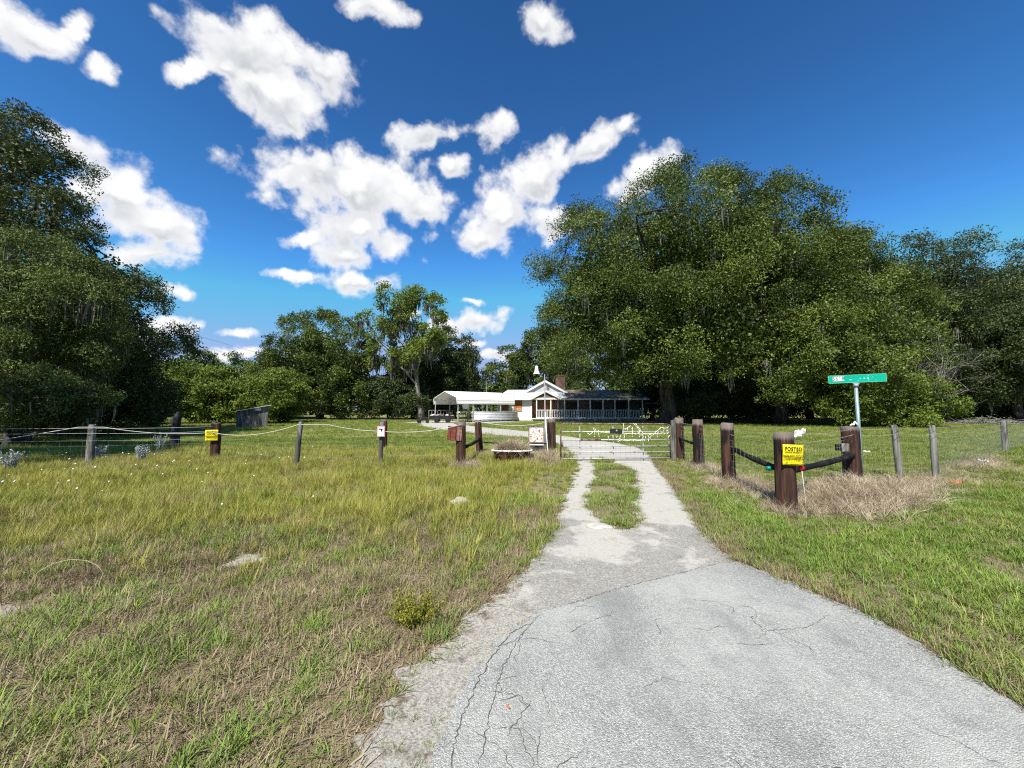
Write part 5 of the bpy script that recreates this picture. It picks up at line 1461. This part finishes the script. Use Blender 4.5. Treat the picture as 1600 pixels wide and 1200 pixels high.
bare_bush('twig_bush', 'small leafless twiggy bush behind the bathtub', (-0.2, 12.9, 0), 4, 1.15, 0.3, 0.006, 6, M['deadwood'], 'bush')
rg = np.random.default_rng(66); mb = MB()
for i in range(170):
    a = rg.uniform(0, math.pi); x, y = rg.normal(0, 1.7), rg.normal(0, 0.7)
    z = max(0.05, 0.75 * math.exp(-(x / 2.2) ** 2 - (y / 1.0) ** 2)) * rg.uniform(0.2, 1.0)
    d = np.array([math.cos(a), math.sin(a) * 0.6, rg.normal(0, 0.22)]) * rg.uniform(0.4, 1.3)
    p = np.array([x, y, z]); mb.tube([p - d, p + rg.normal(size=3) * 0.06, p + d], [0.012, 0.03, 0.01], 4, caps=False)
o = mb.build('brush_heap', M['deadwood']); o.location = (51.5, 42.0, 0); o.scale = (1.3, 1, 1)
tag(o, 'grey heap of cut brush at the edge of the right-hand woods', 'brush heap')

# ------------------------------------------------------------------ grass
def blade_tuft(name, nb, ln, wd, lean, curl, seed, mat, base_r=0.03, seg=3, seedhead=0):
    rg = np.random.default_rng(seed)
    mb_v, mb_f = [], []
    for i in range(nb):
        a = rg.uniform(0, 2 * math.pi); b0 = rg.uniform(0, base_r)
        p = np.array([math.cos(a) * b0, math.sin(a) * b0, -0.01])
        az = a + rg.normal(0, 0.7)
        tilt = abs(rg.normal(lean, lean * 0.5))
        L = ln * rg.uniform(0.5, 1.2); w = wd * rg.uniform(0.7, 1.3)
        side = np.array([-math.sin(az), math.cos(az), 0])
        b = len(mb_v)
        for s in range(seg + 1):
            k = s / seg
            ww = w * (1 - k ** 1.6) * 0.5
            if s == seg:
                mb_v.append(tuple(p))
            else:
                mb_v.append(tuple(p - side * ww)); mb_v.append(tuple(p + side * ww))
            tt = min(tilt + curl * k * rg.uniform(0.6, 1.4), 2.2)
            p = p + np.array([math.cos(az) * math.sin(tt), math.sin(az) * math.sin(tt), math.cos(tt)]) * L / seg
            p[2] = max(p[2], 0.004)
        for s in range(seg - 1):
            mb_f.append((b + 2 * s, b + 2 * s + 1, b + 2 * s + 3, b + 2 * s + 2))
        mb_f.append((b + 2 * seg - 2, b + 2 * seg - 1, b + 2 * seg))
    me = bpy.data.meshes.new(name); me.from_pydata(mb_v, [], mb_f); me.materials.append(mat); me.update()
    me.polygons.foreach_set('use_smooth', [True] * len(mb_f))
    return me

def scatter(name, label, pts, scale, tufts, seed, tilt=0.12, tint=None):
    """one ground-cover object: every point carries one of the small tuft shapes"""
    rg = np.random.default_rng(seed)
    n = len(pts)
    me = bpy.data.meshes.new(name)
    me.vertices.add(n); me.vertices.foreach_set('co', np.ascontiguousarray(pts, dtype=np.float32).ravel())
    rot = np.stack([rg.normal(0, tilt, n), rg.normal(0, tilt, n), rg.uniform(0, 2 * math.pi, n)], 1)
    for an, ty, key, val in (('rot', 'FLOAT_VECTOR', 'vector', rot), ('scl', 'FLOAT', 'value', scale), ('tint', 'FLOAT', 'value', rg.random(n) if tint is None else tint)):
        a = me.attributes.new(an, ty, 'POINT'); a.data.foreach_set(key, np.ascontiguousarray(val, dtype=np.float32).ravel())
    a = me.attributes.new('pick', 'INT', 'POINT'); a.data.foreach_set('value', rg.integers(0, len(tufts), n).astype(np.int32))
    o = link(bpy.data.objects.new(name, me))
    ng = bpy.data.node_groups.new(name, 'GeometryNodeTree')
    ng.interface.new_socket('Geometry', in_out='INPUT', socket_type='NodeSocketGeometry')
    ng.interface.new_socket('Geometry', in_out='OUTPUT', socket_type='NodeSocketGeometry')
    gi = ng.nodes.new('NodeGroupInput'); go = ng.nodes.new('NodeGroupOutput')
    jn = ng.nodes.new('GeometryNodeJoinGeometry')
    for tm in reversed(tufts):
        to = bpy.data.objects.new(tm.name, tm)
        oi = ng.nodes.new('GeometryNodeObjectInfo'); oi.inputs['Object'].default_value = to
        g2 = ng.nodes.new('GeometryNodeGeometryToInstance')
        ng.links.new(oi.outputs['Geometry'], g2.inputs[0]); ng.links.new(g2.outputs[0], jn.inputs[0])
    ip = ng.nodes.new('GeometryNodeInstanceOnPoints')
    def attr(nm, ty):
        q = ng.nodes.new('GeometryNodeInputNamedAttribute'); q.data_type = ty; q.inputs['Name'].default_value = nm
        return q.outputs['Attribute']
    ng.links.new(gi.outputs[0], ip.inputs['Points'])
    ng.links.new(jn.outputs[0], ip.inputs['Instance'])
    ip.inputs['Pick Instance'].default_value = True
    ng.links.new(attr('pick', 'INT'), ip.inputs['Instance Index'])
    ng.links.new(attr('rot', 'FLOAT_VECTOR'), ip.inputs['Rotation'])
    ng.links.new(attr('scl', 'FLOAT'), ip.inputs['Scale'])
    ng.links.new(ip.outputs[0], go.inputs[0])
    md = o.modifiers.new('scatter', 'NODES'); md.node_group = ng
    return tag(o, label, 'grass', kind='stuff')

def clumpy(x, y, f, seed):
    """cheap smooth noise 0..1"""
    r = np.random.default_rng(seed)
    v = np.zeros_like(x)
    for i in range(7):
        a = r.uniform(0, 2 * math.pi); k = f * r.uniform(0.5, 2.0)
        v += np.sin((x * math.cos(a) + y * math.sin(a)) * k + r.uniform(0, 6.28)) * r.uniform(0.5, 1)
    return 1 / (1 + np.exp(-v * 1.1))

def wedge(n, y0, y1, spread, rg, power=1.0, xmin=None, xmax=None):
    """points in the part of the ground around the view, uniform by area"""
    y = np.sqrt(rg.uniform(y0 ** 2, y1 ** 2, n)) if power == 1.0 else (rg.uniform(y0 ** (2 * power), y1 ** (2 * power), n)) ** (0.5 / power)
    x = rg.uniform(-1, 1, n) * (y * spread + (3.4 if spread > 1 else 1.0))
    return x, y

def off_drive(x, y, rg, soft=0.0):
    xj, yj = x + rg.normal(0, soft, len(x)), y + rg.normal(0, soft, len(x))
    bad = in_poly(xj, yj, apron_poly) | (in_poly(xj, yj, conc_poly) & ~in_poly(xj, yj, median_poly)) | in_poly(xj, yj, sand_poly)
    for (sx, sy, rx, ry, hh) in SANDS:
        bad |= ((xj - sx) / rx) ** 2 + ((yj - sy) / ry) ** 2 < 0.2
    bad |= ((x - 0.0) / 0.6) ** 2 + ((y - 11.6) / 0.36) ** 2 < 1.0
    return ~bad

def left_of_drive(x, y):
    return x < np.interp(y, [0, 2, 4, 6, 11], [-0.3, -0.5, 0.2, 0.9, 1.9]) + 0.2

def place(x, y):
    return np.stack([x, y, H(x, y)], 1)

GM = {}
GM['coarse'] = grass_mat('coarse_grass', [(0.0, (0.086, 0.155, 0.023)), (0.5, (0.178, 0.270, 0.040)), (1.0, (0.322, 0.368, 0.081))], 0.8, (0.460, 0.380, 0.172), 0.2)
GM['tall'] = grass_mat('tall_grass', [(0.0, (0.119, 0.167, 0.024)), (0.45, (0.281, 0.286, 0.045)), (1.0, (0.454, 0.389, 0.092))], 0.45, (0.497, 0.389, 0.184), 0.3)
GM['lawn'] = grass_mat('field_grass', [(0.0, (0.085, 0.135, 0.018)), (0.5, (0.175, 0.225, 0.035)), (1.0, (0.3, 0.31, 0.07))], 0.3, (0.36, 0.3, 0.12), 0.22)
GM['dry'] = grass_mat('dry_grass', [(0.0, (0.184, 0.132, 0.086)), (0.5, (0.414, 0.328, 0.213)), (1.0, (0.713, 0.609, 0.437))], 2.5)
GM['seed'] = grass_mat('seed_stalk', [(0.0, (0.2, 0.16, 0.05)), (0.5, (0.34, 0.27, 0.1)), (1.0, (0.48, 0.37, 0.18))], 1.0)
GM['thatch'] = grass_mat('thatch', [(0.0, (0.120, 0.090, 0.050)), (0.5, (0.276, 0.210, 0.120)), (1.0, (0.504, 0.408, 0.252))], 1.5)
GM['weed'] = grass_mat('weed_leaves', [(0.0, (0.09, 0.12, 0.015)), (0.5, (0.19, 0.21, 0.025)), (1.0, (0.3, 0.28, 0.04))], 1.0)
GM['silver'] = grass_mat('silver_thistle', [(0.0, (0.2, 0.23, 0.2)), (0.5, (0.33, 0.36, 0.34)), (1.0, (0.5, 0.52, 0.5))], 1.0)

T_coarse = [blade_tuft('coarse_tuft', 11, 0.15, 0.0085, 0.75, 0.9, 100 + i, GM['coarse'], 0.03) for i in range(6)]
T_tall = [blade_tuft('tall_tuft', 26, 0.26, 0.005, 0.35, 0.7, 120 + i, GM['tall'], 0.06) for i in range(6)]
T_lawn = [blade_tuft('field_tuft', 18, 0.1, 0.006, 0.5, 0.7, 140 + i, GM['lawn'], 0.05) for i in range(6)]
T_dry = [blade_tuft('dry_tuft', 24, 0.42, 0.006, 0.55, 1.5, 160 + i, GM['dry'], 0.07, 4) for i in range(6)]
T_seed = [blade_tuft('seed_stalk_tuft', 14, 0.38, 0.0042, 0.3, 0.7, 190 + i, GM['seed'], 0.08, 3) for i in range(5)]
T_thatch = [blade_tuft('thatch_tuft', 14, 0.12, 0.006, 1.35, 0.4, 180 + i, GM['thatch'], 0.06, 2) for i in range(5)]

# near verge, left: coarse green clumps over dead thatch
rg = np.random.default_rng(201)
x, y = wedge(85000, 1.0, 6.5, 1.55, rg)
k = (rg.random(len(x)) < 0.9) & off_drive(x, y, rg, 0.03) & (left_of_drive(x, y) | (rg.random(len(x)) < np.clip(0.5 - drive_dist(x, y) * 0.8, 0.08, 0.5)))
x, y = x[k], y[k]
scatter('thatch', 'dead brown thatch lying between the green clumps', place(x, y)[:37000], rg.uniform(0.6, 1.3, len(x))[:37000], T_thatch, 202, 0.08)
x, y = wedge(160000, 1.0, 7.5, 1.55, rg)
c = clumpy(x, y, 3.2, 1) * 0.6 + clumpy(x, y, 8.0, 2) * 0.4
left = left_of_drive(x, y)
dens = np.where(left, np.clip((c - 0.44) * 2.8, 0.07, 1.0), np.clip((c - 0.2) * 2.2, 0.25, 1.0))
k = (rg.random(len(x)) < dens * 0.5) & off_drive(x, y, rg, 0.05)
x, y = x[k], y[k]
scatter('coarse_grass', 'coarse green grass clumps on both road verges', place(x, y), rg.uniform(0.35, 0.95, len(x)), T_coarse, 203)
# taller yellow-green grass up to and around the left fence
x, y = wedge(140000, 3.2, 16.0, 1.5, rg)
left = left_of_drive(x, y)
c = clumpy(x, y, 1.6, 3) * 0.6 + clumpy(x, y, 5.0, 4) * 0.4
ramp = np.clip((y - 3.6 + (c - 0.5) * 2.0) / 2.2, 0, 1) * np.clip((15.5 - y) / 3.0, 0.15, 1)
neardrive = np.clip(drive_dist(x, y) / 1.3, 0.12, 1)
k = left & (rg.random(len(x)) < ramp * np.clip(0.35 + c, 0, 1) * neardrive * 0.65) & off_drive(x, y, rg, 0.06)
x, y, c = x[k], y[k], c[k]
scatter('tall_grass', 'tall yellow-green grass along the left fence', place(x, y), rg.uniform(0.55, 1.2, len(x)) * (0.65 + 0.6 * c), T_tall, 204)
x, y = wedge(60000, 4.0, 14.0, 1.5, rg)
c = clumpy(x, y, 1.1, 21) * 0.7 + clumpy(x, y, 3.5, 22) * 0.3
k = left_of_drive(x, y) & (rg.random(len(x)) < np.clip((c - 0.5) * 0.8, 0.01, 0.3)) & off_drive(x, y, rg, 0.06) & (drive_dist(x, y) > 0.5)
x, y = x[k], y[k]
scatter('seed_stalks', 'tan seed stalks standing in patches of the left verge', place(x, y), rg.uniform(0.45, 0.95, len(x)), T_seed, 214)
# lawn-like grass on the right verge, under the fence and in the near field
x, y = wedge(180000, 1.4, 22.0, 1.5, rg)
left = left_of_drive(x, y)
c = clumpy(x, y, 1.2, 5)
dens = np.where(left & (y < 10), 0.4, 0.8) * np.clip(0.4 + c, 0, 1)
k = (rg.random(len(x)) < dens) & off_drive(x, y, rg, 0.05) & ~in_poly(x, y, median_poly)
x, y = x[k], y[k]
scatter('lawn_grass', 'short green grass of the right verge and near field', place(x, y), rg.uniform(0.6, 1.25, len(x)) * np.where(y > 12, 1.35, 1.0), T_lawn, 205)
# field beyond
x, y = wedge(70000, 20.0, 64.0, 1.45, rg)
k = off_drive(x, y, rg, 0.1) & ~((np.abs(x - 7) < 11) & (y > 49.0)) & ~((x > -13) & (x < 1) & (y > 44.5))
x, y = x[k], y[k]
scatter('field_grass', 'green field grass between the fence and the trees', place(x, y), rg.uniform(1.3, 2.4, len(x)), T_lawn, 206)
# strip between the wheel tracks
mx = np.array(MEDIAN)
x = rg.uniform(mx[:, 0].min(), mx[:, 0].max(), 7000); y = rg.uniform(mx[:, 1].min(), mx[:, 1].max(), 7000)
k = in_poly(x + rg.normal(0, 0.06, 7000), y + rg.normal(0, 0.06, 7000), median_poly) & (clumpy(x, y, 4.0, 11) > rg.uniform(0.3, 0.95, 7000))
x, y = x[k], y[k]
scatter('median_grass', 'grass strip growing between the wheel tracks of the drive', place(x, y) + [0, 0, 0.015], rg.uniform(0.6, 1.3, len(x)), T_lawn[:3] + T_coarse[:2] + T_thatch[:2], 207)
# scattered weeds in sand shoulder and on the drive edge
x, y = wedge(6000, 1.6, 9.0, 0.5, rg)
k = (in_poly(x, y, sand_poly) | (in_poly(x, y, conc_poly) & (drive_dist(x, y) > -0.35))) & (clumpy(x, y, 6.0, 9) > 0.62)
x, y = x[k], y[k]
scatter('shoulder_weeds', 'thin sprigs of grass in the sandy road shoulder', place(x, y), rg.uniform(0.25, 0.6, len(x)), T_lawn, 208)

# dry straw: heaps along the right fence, round the posts and the tub
def heap(cx, cy, rx, ry, n, rot=0.0):
    a = rg.normal(0, 0.5, n) * rx; b = rg.normal(0, 0.5, n) * ry
    return cx + a * math.cos(rot) - b * math.sin(rot), cy + a * math.sin(rot) + b * math.cos(rot)
DX, DY, DS = [], [], []
for (cx, cy, rx, ry, n, rot, s) in [(5.9, 6.75, 1.35, 0.7, 1500, 0.5, 0.75), (7.6, 7.8, 1.1, 0.5, 600, 0.4, 0.75), (9.0, 8.4, 0.9, 0.35, 150, 0.1, 0.6), (13.5, 11.2, 3.2, 0.4, 240, 0.55, 0.7), (4.75, 7.4, 0.45, 1.2, 420, 0.1, 0.6), (4.4, 6.2, 0.4, 0.35, 160, 0, 0.7), (4.8, 8.3, 0.5, 0.5, 200, 0, 0.65), (5.2, 10.6, 0.5, 0.8, 240, 0, 0.6),
                          (0.75, 11.6, 0.5, 0.7, 420, 0, 0.85), (1.2, 12.6, 0.5, 0.5, 220, 0, 1.0), (-1.3, 11.0, 0.5, 0.5, 200, 0, 0.75), (-0.9, 12.8, 0.6, 0.6, 180, 0, 0.8), (-2.2, 9.2, 0.8, 0.5, 260, 0, 0.45), (-3.7, 10.2, 0.5, 0.4, 120, 0, 0.5), (-10.5, 10.2, 1.4, 0.5, 300, 0, 0.5), (2.0, 5.0, 0.0, 0.0, 0, 0, 1),
                          (-2.6, 7.2, 1.2, 0.6, 180, 0.3, 0.4), (-5.5, 7.0, 2.0, 0.8, 300, 0.2, 0.45)]:
    if not n: continue
    a, b = heap(cx, cy, rx, ry, n, rot); DX.append(a); DY.append(b); DS.append(rg.uniform(0.6, 1.2, n) * s)
DX, DY, DS = map(np.concatenate, (DX, DY, DS))
k = off_drive(DX, DY, rg, 0.02) & ~(in_poly(DX, DY, conc_poly))
DX, DY, DS = DX[k], DY[k], DS[k]
zz = 0.28 * np.exp(-(((DX - 6.1) / 1.1) ** 2 + ((DY - 6.85) / 0.65) ** 2))
scatter('dry_grass', 'matted dry straw heaped along the fences and around the posts', place(DX, DY) + np.stack([0 * zz, 0 * zz, zz * rg.random(len(zz))], 1), DS, T_dry, 209, 0.45)
# dead edge of turf along the right side of the asphalt
ex, ey = [], []
for a, b in zip(APRON_R[3:-1] + CONC_R[:7], APRON_R[4:] + CONC_R[1:8]):
    n = int(430 * math.hypot(b[0] - a[0], b[1] - a[1])); kk = rg.random(n)
    ex.append(a[0] + (b[0] - a[0]) * kk + np.abs(rg.normal(0.05, 0.17, n)) - 0.02); ey.append(a[1] + (b[1] - a[1]) * kk)
ex, ey = np.concatenate(ex), np.concatenate(ey)
scatter('dead_turf_edge', 'brown dead turf edge along the right side of the pavement', place(ex, ey), rg.uniform(0.5, 1.1, len(ex)), T_thatch, 210)
# straw in the bathtub
x, y = heap(0.0, 11.6, 0.46, 0.26, 240)
k = ((x / 0.52) ** 2 + ((y - 11.6) / 0.3) ** 2) < 1
o = scatter('dry_grass', 'dry straw growing inside the old bathtub', np.stack([x[k], y[k], np.full(k.sum(), 0.345)], 1), rg.uniform(0.8, 1.4, k.sum()), T_dry, 211, 0.2)

# ------------------------------------------------------------------ small weeds, flowers, stones, litter
def weed(name, label, x, y, n, ln, mat, seed, leaf=0.02, spread=0.5, cat='weed', group=None):
    rg = np.random.default_rng(seed)
    t = thing(name, label, cat, (x, y, h(x, y)), 0, group)
    mb = MB(); P = []
    for i in range(n):
        a = rg.uniform(0, 2 * math.pi); s = rg.uniform(0.1, spread)
        d = unit(np.array([math.cos(a) * s, math.sin(a) * s, 1.0])); L = ln * rg.uniform(0.5, 1.1)
        p0 = np.array([math.cos(a), math.sin(a), 0]) * 0.03
        q = [p0, p0 + d * L * 0.5, p0 + d * L + np.array([0, 0, -0.05 * L])]
        mb.tube(q, [0.004, 0.003, 0.0015], 4, caps=False)
        for kx in np.linspace(0.25, 1.0, 14):
            for _ in range(4): P.append(p0 + d * L * kx + rg.normal(size=3) * 0.014)
    mb.build('stem', mat, t)
    P = np.array(P)
    me = np_mesh('leaves', leaf_quads(P, unit(rand_dirs(len(P), rg) + [0, 0, 0.5]), leaf, leaf * 0.4, rg), 4, mat, rg.random(len(P)))
    o = link(bpy.data.objects.new('leaves', me)); o.parent = t
    return t
WEED = leaf_mat('yellow_weed', (0.16, 0.17, 0.02), (0.3, 0.29, 0.035), (0.45, 0.4, 0.06), 0.3)
SILV = leaf_mat('silver_weed', (0.2, 0.23, 0.21), (0.36, 0.39, 0.37), (0.55, 0.57, 0.55), 0.2)
weed('weed_clump', 'yellow-green feathery weed at the crumbling left pavement edge', -0.72, 2.98, 46, 0.25, WEED, 1, 0.02, 1.5)
for i, (x, y, hh, lb) in enumerate([(-12.9, 14.2, 0.8, 'tallest silver thistle in front of the dark snag'), (-14.0, 10.4, 0.7, 'silver thistle clump at the far left edge'), (-12.8, 9.9, 0.55, 'lower silver thistle left of the grey rope post'), (-10.9, 11.4, 0.5, 'small silver thistle right of the grey rope post'), (-13.2, 12.4, 0.45, 'small silver thistle behind the left fence wires')]):
    weed('thistle', lb, x, y, 22, hh, SILV, 30 + i, 0.05, 0.35, 'thistle', 'silver thistles along the left fence')
rg = np.random.default_rng(301)
fl = MB(); fs_ = MB()
for i in range(95):
    yy = math.sqrt(rg.uniform(5.0 ** 2, 13.0 ** 2)); xx = rg.uniform(-1.35 * yy, -0.2 * yy - 0.5)
    if xx > -6 and rg.random() < 0.75: continue
    z0 = h(xx, yy); hh = rg.uniform(0.15, 0.34); s = rg.uniform(0.010, 0.022)
    fs_.tube([(xx, yy, z0), (xx + 0.02, yy, z0 + hh)], 0.002, 3, caps=False)
    fl.lathe([(0.0, -s), (s * 0.8, -s * 0.6), (s, 0), (s * 0.7, s * 0.7), (0, s)], 7, (xx + 0.02, yy, z0 + hh))
fo = tag(fl.build('wildflowers', flat('seed_puffs', (0.7, 0.7, 0.62), 0.9)), 'white puffball wildflowers dotted through the left grass', 'flowers', kind='stuff')
fs_.build('stems', GM['coarse'], fo)['kind'] = 'stuff'

def rock(name, label, x, y, r, seed, sx=1.0, sy=0.7, sz=0.4, mat=None, cat='rock', z=0.0):
    rg = random.Random(seed)
    bm = bmesh.new(); bmesh.ops.create_icosphere(bm, subdivisions=3, radius=r)
    ph = [rg.uniform(0, 6) for _ in range(6)]
    for v in bm.verts:
        c = v.co / r
        k = 1 + 0.13 * math.sin(3 * c.x + ph[0]) + 0.1 * math.sin(4 * c.y + ph[1]) + 0.08 * math.sin(6 * c.z + 5 * c.x + ph[2]) + rg.uniform(-0.035, 0.035)
        v.co = Vector((v.co.x * sx, v.co.y * sy, v.co.z * sz)) * k
    me = bpy.data.meshes.new(name); bm.to_mesh(me); bm.free(); me.materials.append(mat or M['rock'])
    o = link(bpy.data.objects.new(name, me)); o.location = (x, y, h(x, y) + z)
    return tag(o, label, cat)
rock('limestone_rock', 'pale limestone rock lying in the grass left of the drive', -0.85, 6.4, 0.2, 3, 1.0, 0.7, 0.5, z=0.05)
rock('limestone_rock', 'flat sandy stone beside the median grass strip', 1.22, 5.35, 0.16, 5, 1.2, 0.6, 0.12, M['sandm'], z=0.015)

def scrap(name, label, x, y, w, l, seed, mat, cat='litter', z=0.03):
    rg = random.Random(seed); n = 6
    vs = [((i / n - 0.5) * w, (j / n - 0.5) * l, rg.uniform(0, 0.35) * min(w, l) * (0.4 + abs(math.sin(i * 1.7 + j)))) for i in range(n + 1) for j in range(n + 1)]
    fs = [(i * (n + 1) + j, (i + 1) * (n + 1) + j, (i + 1) * (n + 1) + j + 1, i * (n + 1) + j + 1) for i in range(n) for j in range(n)]
    mb = MB(); mb.add(vs, fs, True); o = mb.build(name, mat); o.location = (x, y, h(x, y) + z); o.rotation_euler = (0, 0, rg.uniform(0, 3))
    s = o.modifiers.new('s', 'SOLIDIFY'); s.thickness = 0.003
    return tag(o, label, cat, 'litter in the grass')
scrap('litter_scrap', 'crumpled orange litter at the foot of the upright grey post', 9.55, 8.45, 0.26, 0.2, 1, M['orange'])
scrap('litter_scrap', 'pale bluish plastic litter in the straw near the right edge', 13.7, 11.3, 0.22, 0.16, 2, M['plastic'], z=0.08)
scrap('litter_scrap', 'pale paper scrap in the field behind the street sign', 13.0, 14.2, 0.2, 0.12, 3, M['white'], z=0.06)
scrap('litter_scrap', 'pale paper scrap in the field behind the tall brace post', 8.1, 13.6, 0.18, 0.12, 4, M['white'], z=0.06)
scrap('litter_scrap', 'tiny brown leaf scrap on the asphalt near the left cracks', -0.02, 2.15, 0.03, 0.012, 5, M['orange'], z=0.025)
# arching dead stalk
mb = MB(); mb.tube([(-4.35, 3.55, 0.02), (-4.28, 3.58, 0.14), (-4.18, 3.6, 0.2), (-4.05, 3.62, 0.23), (-3.9, 3.62, 0.22), (-3.77, 3.6, 0.18), (-3.68, 3.58, 0.1)], [0.003, 0.003, 0.003, 0.0025, 0.0025, 0.002, 0.0015], 5)
tag(mb.build('dead_stalk', flat('straw_stalk', (0.4, 0.34, 0.19), 0.8)), 'arching pale dead stalk in the left verge grass', 'stalk')
